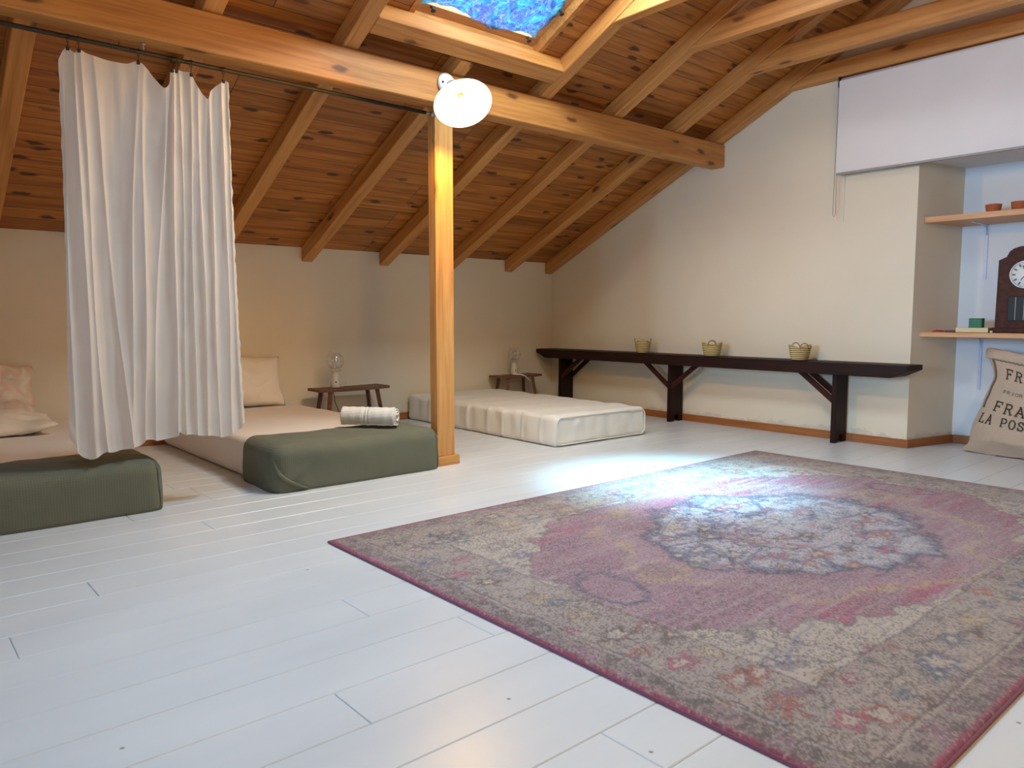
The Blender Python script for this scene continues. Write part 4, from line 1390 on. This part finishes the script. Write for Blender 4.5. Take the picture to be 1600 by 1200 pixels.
# slab serif stencil letters drawn as strokes on the sack's front
GL = {
 'F': ([((.12, 0), (.12, 1)), ((.12, 1), (.85, 1)), ((.12, .52), (.6, .52))], [((0, 0), (.35, 0)), ((0, 1), (.2, 1)), ((.85, .8), (.85, 1)), ((.6, .42), (.6, .62))]),
 'R': ([((.12, 0), (.12, 1)), ((.12, 1), (.6, 1)), ((.6, 1), (.78, .88)), ((.78, .88), (.78, .66)), ((.78, .66), (.6, .52)), ((.6, .52), (.12, .52)), ((.5, .52), (.85, 0))], [((0, 0), (.3, 0)), ((.75, 0), (1, 0)), ((0, 1), (.15, 1))]),
 'A': ([((.1, 0), (.5, 1)), ((.5, 1), (.9, 0)), ((.27, .36), (.73, .36))], [((0, 0), (.26, 0)), ((.74, 0), (1, 0)), ((.35, 1), (.52, 1))]),
 'N': ([((.14, 0), (.14, 1)), ((.14, 1), (.84, 0)), ((.84, 0), (.84, 1))], [((0, 0), (.3, 0)), ((.7, 1), (.98, 1))]),
 'C': ([((.85, .82), (.65, 1)), ((.65, 1), (.35, 1)), ((.35, 1), (.12, .75)), ((.12, .75), (.12, .25)), ((.12, .25), (.35, 0)), ((.35, 0), (.65, 0)), ((.65, 0), (.88, .2))], [((.85, .7), (.85, 1))]),
 'E': ([((.12, 0), (.12, 1)), ((.12, 1), (.85, 1)), ((.12, .52), (.6, .52)), ((.12, 0), (.88, 0))], [((0, 0), (.2, 0)), ((0, 1), (.2, 1)), ((.85, .8), (.85, 1)), ((.88, 0), (.88, .22)), ((.6, .42), (.6, .62))]),
 'L': ([((.15, 0), (.15, 1)), ((.15, 0), (.85, 0))], [((0, 1), (.35, 1)), ((0, 0), (.2, 0)), ((.85, 0), (.85, .25))]),
 'P': ([((.12, 0), (.12, 1)), ((.12, 1), (.6, 1)), ((.6, 1), (.8, .86)), ((.8, .86), (.8, .62)), ((.8, .62), (.6, .46)), ((.6, .46), (.12, .46))], [((0, 0), (.35, 0)), ((0, 1), (.15, 1))]),
 'O': ([((.35, 1), (.65, 1)), ((.65, 1), (.9, .75)), ((.9, .75), (.9, .25)), ((.9, .25), (.65, 0)), ((.65, 0), (.35, 0)), ((.35, 0), (.1, .25)), ((.1, .25), (.1, .75)), ((.1, .75), (.35, 1))], []),
 'S': ([((.82, .82), (.62, 1)), ((.62, 1), (.35, 1)), ((.35, 1), (.15, .8)), ((.15, .8), (.3, .56)), ((.3, .56), (.7, .46)), ((.7, .46), (.87, .24)), ((.87, .24), (.65, 0)), ((.65, 0), (.35, 0)), ((.35, 0), (.14, .18))], [((.84, .72), (.84, 1)), ((.12, 0), (.12, .28))]),
 'T': ([((.5, 0), (.5, 1)), ((.08, 1), (.92, 1))], [((.3, 0), (.7, 0)), ((.08, .78), (.08, 1)), ((.92, .78), (.92, 1))]),
 'I': ([((.5, 0), (.5, 1))], [((.25, 0), (.75, 0)), ((.25, 1), (.75, 1))]),
}
def text_on_sack(name, s, a0, b0, lw, lh, pitch, slope, th, mat):
    """a0,b0 in metres across / up the front; slope drops the baseline to the right"""
    bm = bmesh.new()
    def P(x, y):
        a = (x - .02) / SW; b = y / SH
        return sack_pt(min(max(a, .02), .98), min(max(b, 0), 1), -1) + N_ * .0035
    for i, ch in enumerate(s):
        if ch == ' ': continue
        ox = a0 + i * pitch; oy = b0 - slope * i * pitch
        for kind, strokes in enumerate(GL[ch]):
            t = th * (1 if kind == 0 else .7)
            for (x0, y0), (x1, y1) in strokes:
                p = Vector((ox + x0 * lw, oy + y0 * lh - slope * x0 * lw, 0)); q = Vector((ox + x1 * lw, oy + y1 * lh - slope * x1 * lw, 0))
                d = (q - p); L = d.length; d.normalize(); n = Vector((-d.y, d.x, 0)) * t / 2
                p2, q2 = p - d * t * .4, q + d * t * .4
                k = max(1, int(L / .008))
                prev = None
                for j in range(k + 1):
                    c = p2.lerp(q2, j / k)
                    e = (bm.verts.new(P(c.x + n.x, c.y + n.y)), bm.verts.new(P(c.x - n.x, c.y - n.y)))
                    if prev: bm.faces.new((prev[0], prev[1], e[1], e[0]))
                    prev = e
    o = obj(name, bm, mat, sk)
    o['label'] = 'stencilled lettering'
text_on_sack('printed_letters', 'FRANCE', .140, .475, .046, .058, .062, .12, .0085, M['ink'])
text_on_sack('printed_letters', 'PRIORITAIRE', .150, .385, .020, .018, .025, .12, .0032, M['inkfaint'])
text_on_sack('printed_letters', 'FRANCE', .128, .270, .046, .058, .062, .12, .0085, M['ink'])
text_on_sack('printed_letters', 'LA', .070, .195, .033, .052, .041, .12, .0070, M['ink'])
text_on_sack('printed_letters', 'POSTE', .070 + .123, .195 - .12 * .123, .033, .052, .041, .12, .0070, M['ink'])

# ------------------------------------------------------------------ rug
def build_rug():
    X0r, X1r, Y0r, Y1r = 1.319, 4.325, .500, 2.606
    W, H = X1r - X0r, Y1r - Y0r
    step = .0055
    nx, ny = int(W / step), int(H / step)
    xs = np.linspace(0, W, nx + 1); ys = np.linspace(0, H, ny + 1)
    X, Y = np.meshgrid(xs, ys)
    rs = np.random.RandomState(5)
    def vnoise(sx, sy, seed, ox=0, oy=0):
        r = np.random.RandomState(seed)
        gx, gy = int(W / sx) + 4, int(H / sy) + 4
        G = r.rand(gy, gx)
        fx, fy = X / sx + ox, Y / sy + oy
        ix, iy = np.floor(fx).astype(int) % (gx - 1), np.floor(fy).astype(int) % (gy - 1)
        tx, ty = fx - np.floor(fx), fy - np.floor(fy)
        tx = tx * tx * (3 - 2 * tx); ty = ty * ty * (3 - 2 * ty)
        return (G[iy, ix] * (1 - tx) + G[iy, ix + 1] * tx) * (1 - ty) + (G[iy + 1, ix] * (1 - tx) + G[iy + 1, ix + 1] * tx) * ty
    def fbm(s, seed, ax=1.0, ay=1.0):
        return (vnoise(s * ax, s * ay, seed) * .5 + vnoise(s * .5 * ax, s * .5 * ay, seed + 1) * .3 + vnoise(s * .25 * ax, s * .25 * ay, seed + 2) * .2)
    def col(r, g, b): return np.array(srgb(r, g, b)[:3])
    cream, grey, dgrey = col(210, 200, 186), col(164, 152, 148), col(96, 86, 88)
    pink, hot, mauve = col(180, 136, 154), col(186, 82, 118), col(146, 112, 134)
    blue, navy, teal = col(96, 116, 158), col(54, 70, 112), col(92, 122, 140)
    yel, rust, brown, pale = col(206, 180, 130), col(176, 92, 84), col(104, 78, 66), col(206, 204, 214)
    C = np.zeros(X.shape + (3,)); C[:] = pink
    def blend(mask, c):
        m = np.clip(mask, 0, 1)[..., None]
        C[:] = C * (1 - m) + c * m
    sm = lambda v, a, b: np.clip((v - a) / (b - a), 0, 1)
    # field with streaks along the length
    st = fbm(.05, 11, 7, .5); st2 = fbm(.16, 15, 3, 1)
    blend(sm(st, .5, .75) * .7, mauve); blend(sm(st2, .52, .66) * sm(st, .35, .6), hot); blend(sm(1 - st, .55, .75) * .55, col(196, 182, 186))
    cx, cy = W / 2, H / 2
    dx, dy = X - cx, Y - cy
    wob = (fbm(.10, 21) - .5) * 1.35
    # distance to border
    d = np.minimum(np.minimum(X, W - X), np.minimum(Y, H - Y))
    # field outline: a long hexagon with scalloped corners
    ax, ay = np.abs(dx) / (cx - .40), np.abs(dy) / (cy - .38)
    corner = (np.clip(ax, 0, 9) ** 2.0 + np.clip(ay, 0, 9) ** 2.2)
    scal = .10 * np.cos(np.arctan2(dy, dx) * 14) * .6
    spand = corner + scal + wob * .5
    sp = sm(spand, 1.22, 1.30)
    blend(sp, cream)
    blend(sm(1 - np.abs(spand - 1.26) / .05, 0, 1) * .7, dgrey)
    # motif scatter on the cream: rosettes on a jittered grid
    def rosettes(cell, seed, mask, cols, r0, r1, prob=.8, stretch=1.0):
        r = np.random.RandomState(seed)
        for gy in range(int(H / cell) + 1):
            for gx in range(int(W / cell) + 1):
                if r.rand() > prob: r.rand(4); continue
                px = (gx + .5 + r.uniform(-.35, .35)) * cell; py = (gy + .5 + r.uniform(-.35, .35)) * cell
                R = r.uniform(r0, r1); c = cols[r.randint(len(cols))]
                i0, i1 = max(0, int((px - 2.6 * R) / step)), min(nx + 1, int((px + 2.6 * R) / step) + 1)
                j0, j1 = max(0, int((py - 2.6 * R) / step)), min(ny + 1, int((py + 2.6 * R) / step) + 1)
                if i1 <= i0 or j1 <= j0: continue
                sx, sy = X[j0:j1, i0:i1] - px, Y[j0:j1, i0:i1] - py
                th = np.arctan2(sy, sx); k = r.randint(4, 8); ph = r.rand() * 6
                rr = np.hypot(sx / stretch, sy) / (R * (1 + .28 * np.cos(k * th + ph))) + wob[j0:j1, i0:i1] * 1.6
                m = np.clip((1.1 - rr) / .2, 0, 1) * mask[j0:j1, i0:i1]
                ring = np.clip(1 - np.abs(rr - 1.25) / .16, 0, 1) * mask[j0:j1, i0:i1] * .6
                sub = C[j0:j1, i0:i1]
                sub[:] = sub * (1 - m[..., None] * .8) + c * m[..., None] * .8
                sub[:] = sub * (1 - ring[..., None]) + dgrey * ring[..., None]
                core = np.clip((.42 - rr) / .15, 0, 1) * mask[j0:j1, i0:i1]
                sub[:] = sub * (1 - core[..., None]) + cream * core[..., None]
    rosettes(.17, 31, sp, [rust, blue, hot * .9, yel, teal, brown, grey], .016, .036, .85, 1.3)
    # scrolling vines on the cream
    vine = np.abs(fbm(.20, 41) - .5)
    blend(sm(1 - vine / .022, 0, 1) * sp * .75, col(112, 104, 112))
    vine = np.abs(fbm(.30, 47) - .48)
    blend(sm(1 - vine / .016, 0, 1) * sp * .6, blue)
    # medallion
    A, B = .61, .50
    th = np.arctan2(dy / B, dx / A)
    rr = np.hypot(dx / A, dy / B) / (.97 + .085 * np.abs(np.cos(5 * th)) ** .7 + .03 * np.cos(4 * th)) + wob * .26
    halo = np.hypot(dx / A, dy / B) / (1 + .05 * np.cos(8 * th)) + wob * .22
    blend(sm(1 - np.abs(halo - 1.28) / .20, 0, 1) * .45, col(196, 176, 182))
    blend(sm(1 - np.abs(halo - 1.36) / .06, 0, 1) * .85 * sm(fbm(.1, 51), .3, .5), yel)
    inside = sm(1.0 - rr, -.02, .03)
    blend(inside, pale)
    blend(sm(1 - np.abs(rr - 1.0) / .075, 0, 1) * .95, navy)
    blend(sm(1 - np.abs(rr - .76) / .04, 0, 1) * .75 * sm(fbm(.07, 151), .35, .5), blue)
    blend(sm(1 - np.abs(rr - .93) / .05, 0, 1) * .5, blue)
    petal = np.abs(np.cos(5 * th))
    blend(inside * sm(.16 - petal + wob * .3, 0, .12) * sm(rr, .48, .55) * .8, blue)
    rosettes(.12, 61, inside * sm(rr, .1, .2), [blue, hot, pink, rust, brown, yel, navy, blue], .018, .040, .95, 1.5)
    blend(sm(1 - np.abs(rr - .52) / .035, 0, 1) * .75, blue)
    blend(sm(1 - np.abs(rr - .45) / .045, 0, 1) * .6 * sm(fbm(.08, 71), .4, .55), hot)
    vine = np.abs(fbm(.12, 77) - .5); blend(inside * sm(1 - vine / .035, 0, 1) * .8, navy)
    # pendants at the ends of the medallion
    for s in (-1, 1):
        px = dx - s * (A * 1.36); rp = np.hypot(px / .13, dy / .10) + wob * .6
        blend(sm(1.0 - rp, 0, .1) * .55 * sm(fbm(.05, 141), .3, .6), yel); blend(sm(.55 - rp, 0, .1) * .6, mauve)
        px = dx - s * (A * 1.75); rp = np.hypot(px / .10, dy / .16) + wob * .6
        blend(sm(1 - np.abs(rp - .9) / .2, 0, 1) * .8, navy); 
    # main border band
    bw = d + wob * .02
    band = sm(.315 - bw, 0, .012)
    blend(band, col(188, 176, 166))
    rosettes(.125, 81, band * sm(bw, .08, .10), [rust, hot, blue, brown, yel, teal, mauve, navy], .018, .038, .95, 1.3)
    vine = np.abs(fbm(.14, 91) - .5); blend(band * sm(bw, .07, .09) * sm(1 - vine / .03, 0, 1) * .7, dgrey)
    vine = np.abs(fbm(.09, 95) - .5); blend(band * sm(bw, .07, .09) * sm(1 - vine / .02, 0, 1) * .5, cream)
    for q, wd, c, o in ((.315, .007, dgrey, .8), (.335, .005, cream, .6), (.30, .004, grey, .6), (.098, .006, dgrey, .75), (.088, .004, cream, .6)):
        blend(sm(1 - np.abs(bw - q) / wd, 0, 1) * o, c)
    outer = sm(.085 - bw, 0, .008)
    blend(outer, grey)
    blend(outer * sm(fbm(.03, 99), .48, .56) * .75, dgrey)
    blend(outer * sm(fbm(.05, 103), .58, .66) * .5, pink)
    blend(sm(.020 - d, 0, .006), col(176, 78, 108))
    # wear: speckle and fade
    sp1 = rs.rand(*X.shape); sp2 = fbm(.018, 111); sp3 = rs.rand(*X.shape)
    dens = .25 + .45 * sm(fbm(.25, 113), .35, .7)
    blend((sp1 < dens * .6) * .62, dgrey * .8)
    blend((sp3 < .13) * .5, cream)
    blend(sm(sp2, .55, .75) * .30, col(190, 182, 184))
    st = fbm(.010, 121, 9, 1)
    C *= (.86 + .28 * st)[..., None]
    C = np.clip(C * np.array([.80, .75, .77]), 0, 1)
    zz = .010 + .0010 * rs.rand(*X.shape)
    zz[d < .004] = .0012
    V = np.stack([X + X0r, Y + Y0r, zz], -1).reshape(-1, 3)
    idx = np.arange((nx + 1) * (ny + 1)).reshape(ny + 1, nx + 1)
    F = np.stack([idx[:-1, :-1], idx[:-1, 1:], idx[1:, 1:], idx[1:, :-1]], -1).reshape(-1, 4)
    me = bpy.data.meshes.new('pile')
    me.vertices.add(len(V)); me.vertices.foreach_set('co', V.ravel().astype(np.float32))
    me.loops.add(F.size); me.loops.foreach_set('vertex_index', F.ravel().astype(np.int32))
    me.polygons.add(len(F)); me.polygons.foreach_set('loop_start', (np.arange(len(F)) * 4).astype(np.int32))
    me.update(calc_edges=True); me.validate()
    at = me.color_attributes.new('weave', 'FLOAT_COLOR', 'POINT')
    at.data.foreach_set('color', np.concatenate([C.reshape(-1, 3), np.ones((len(V), 1))], 1).ravel().astype(np.float32))
    m = NT('woven_rug')
    a = m.n('ShaderNodeAttribute', attribute_name='weave').outputs['Color']
    n = m.noise(m.map(m.coord(), (1, 1.6, 1)), 420, 2)
    base = m.mix(m.math('MULTIPLY', m.ramp(n, [(.42, (1, 1, 1)), (.56, (0, 0, 0))]), .38), a, srgb(92, 82, 82))
    m.set('Base Color', base); m.set('Roughness', 1.0); m.set('Sheen Weight', .25)
    m.bump(n, .6, .003)
    root = thing('area_rug', 'large faded pink and blue oriental rug on the white floor', 'rug', (0, 0, 0))
    link('pile', me, m.m, root)
    bm = bmesh.new()
    e = .003
    pts = []
    cs = [(X0r - e, Y0r - e), (X1r + e, Y0r - e), (X1r + e, Y1r + e), (X0r - e, Y1r + e)]
    for k in range(4):
        a_, b_ = Vector((*cs[k], .0048)), Vector((*cs[(k + 1) % 4], .0048))
        for j in range(40): pts.append(a_.lerp(b_, j / 40))
    add_tube(bm, pts, .0045, 8, closed=True)
    obj('edge_binding', bm, M['binding'], root, True)
build_rug()
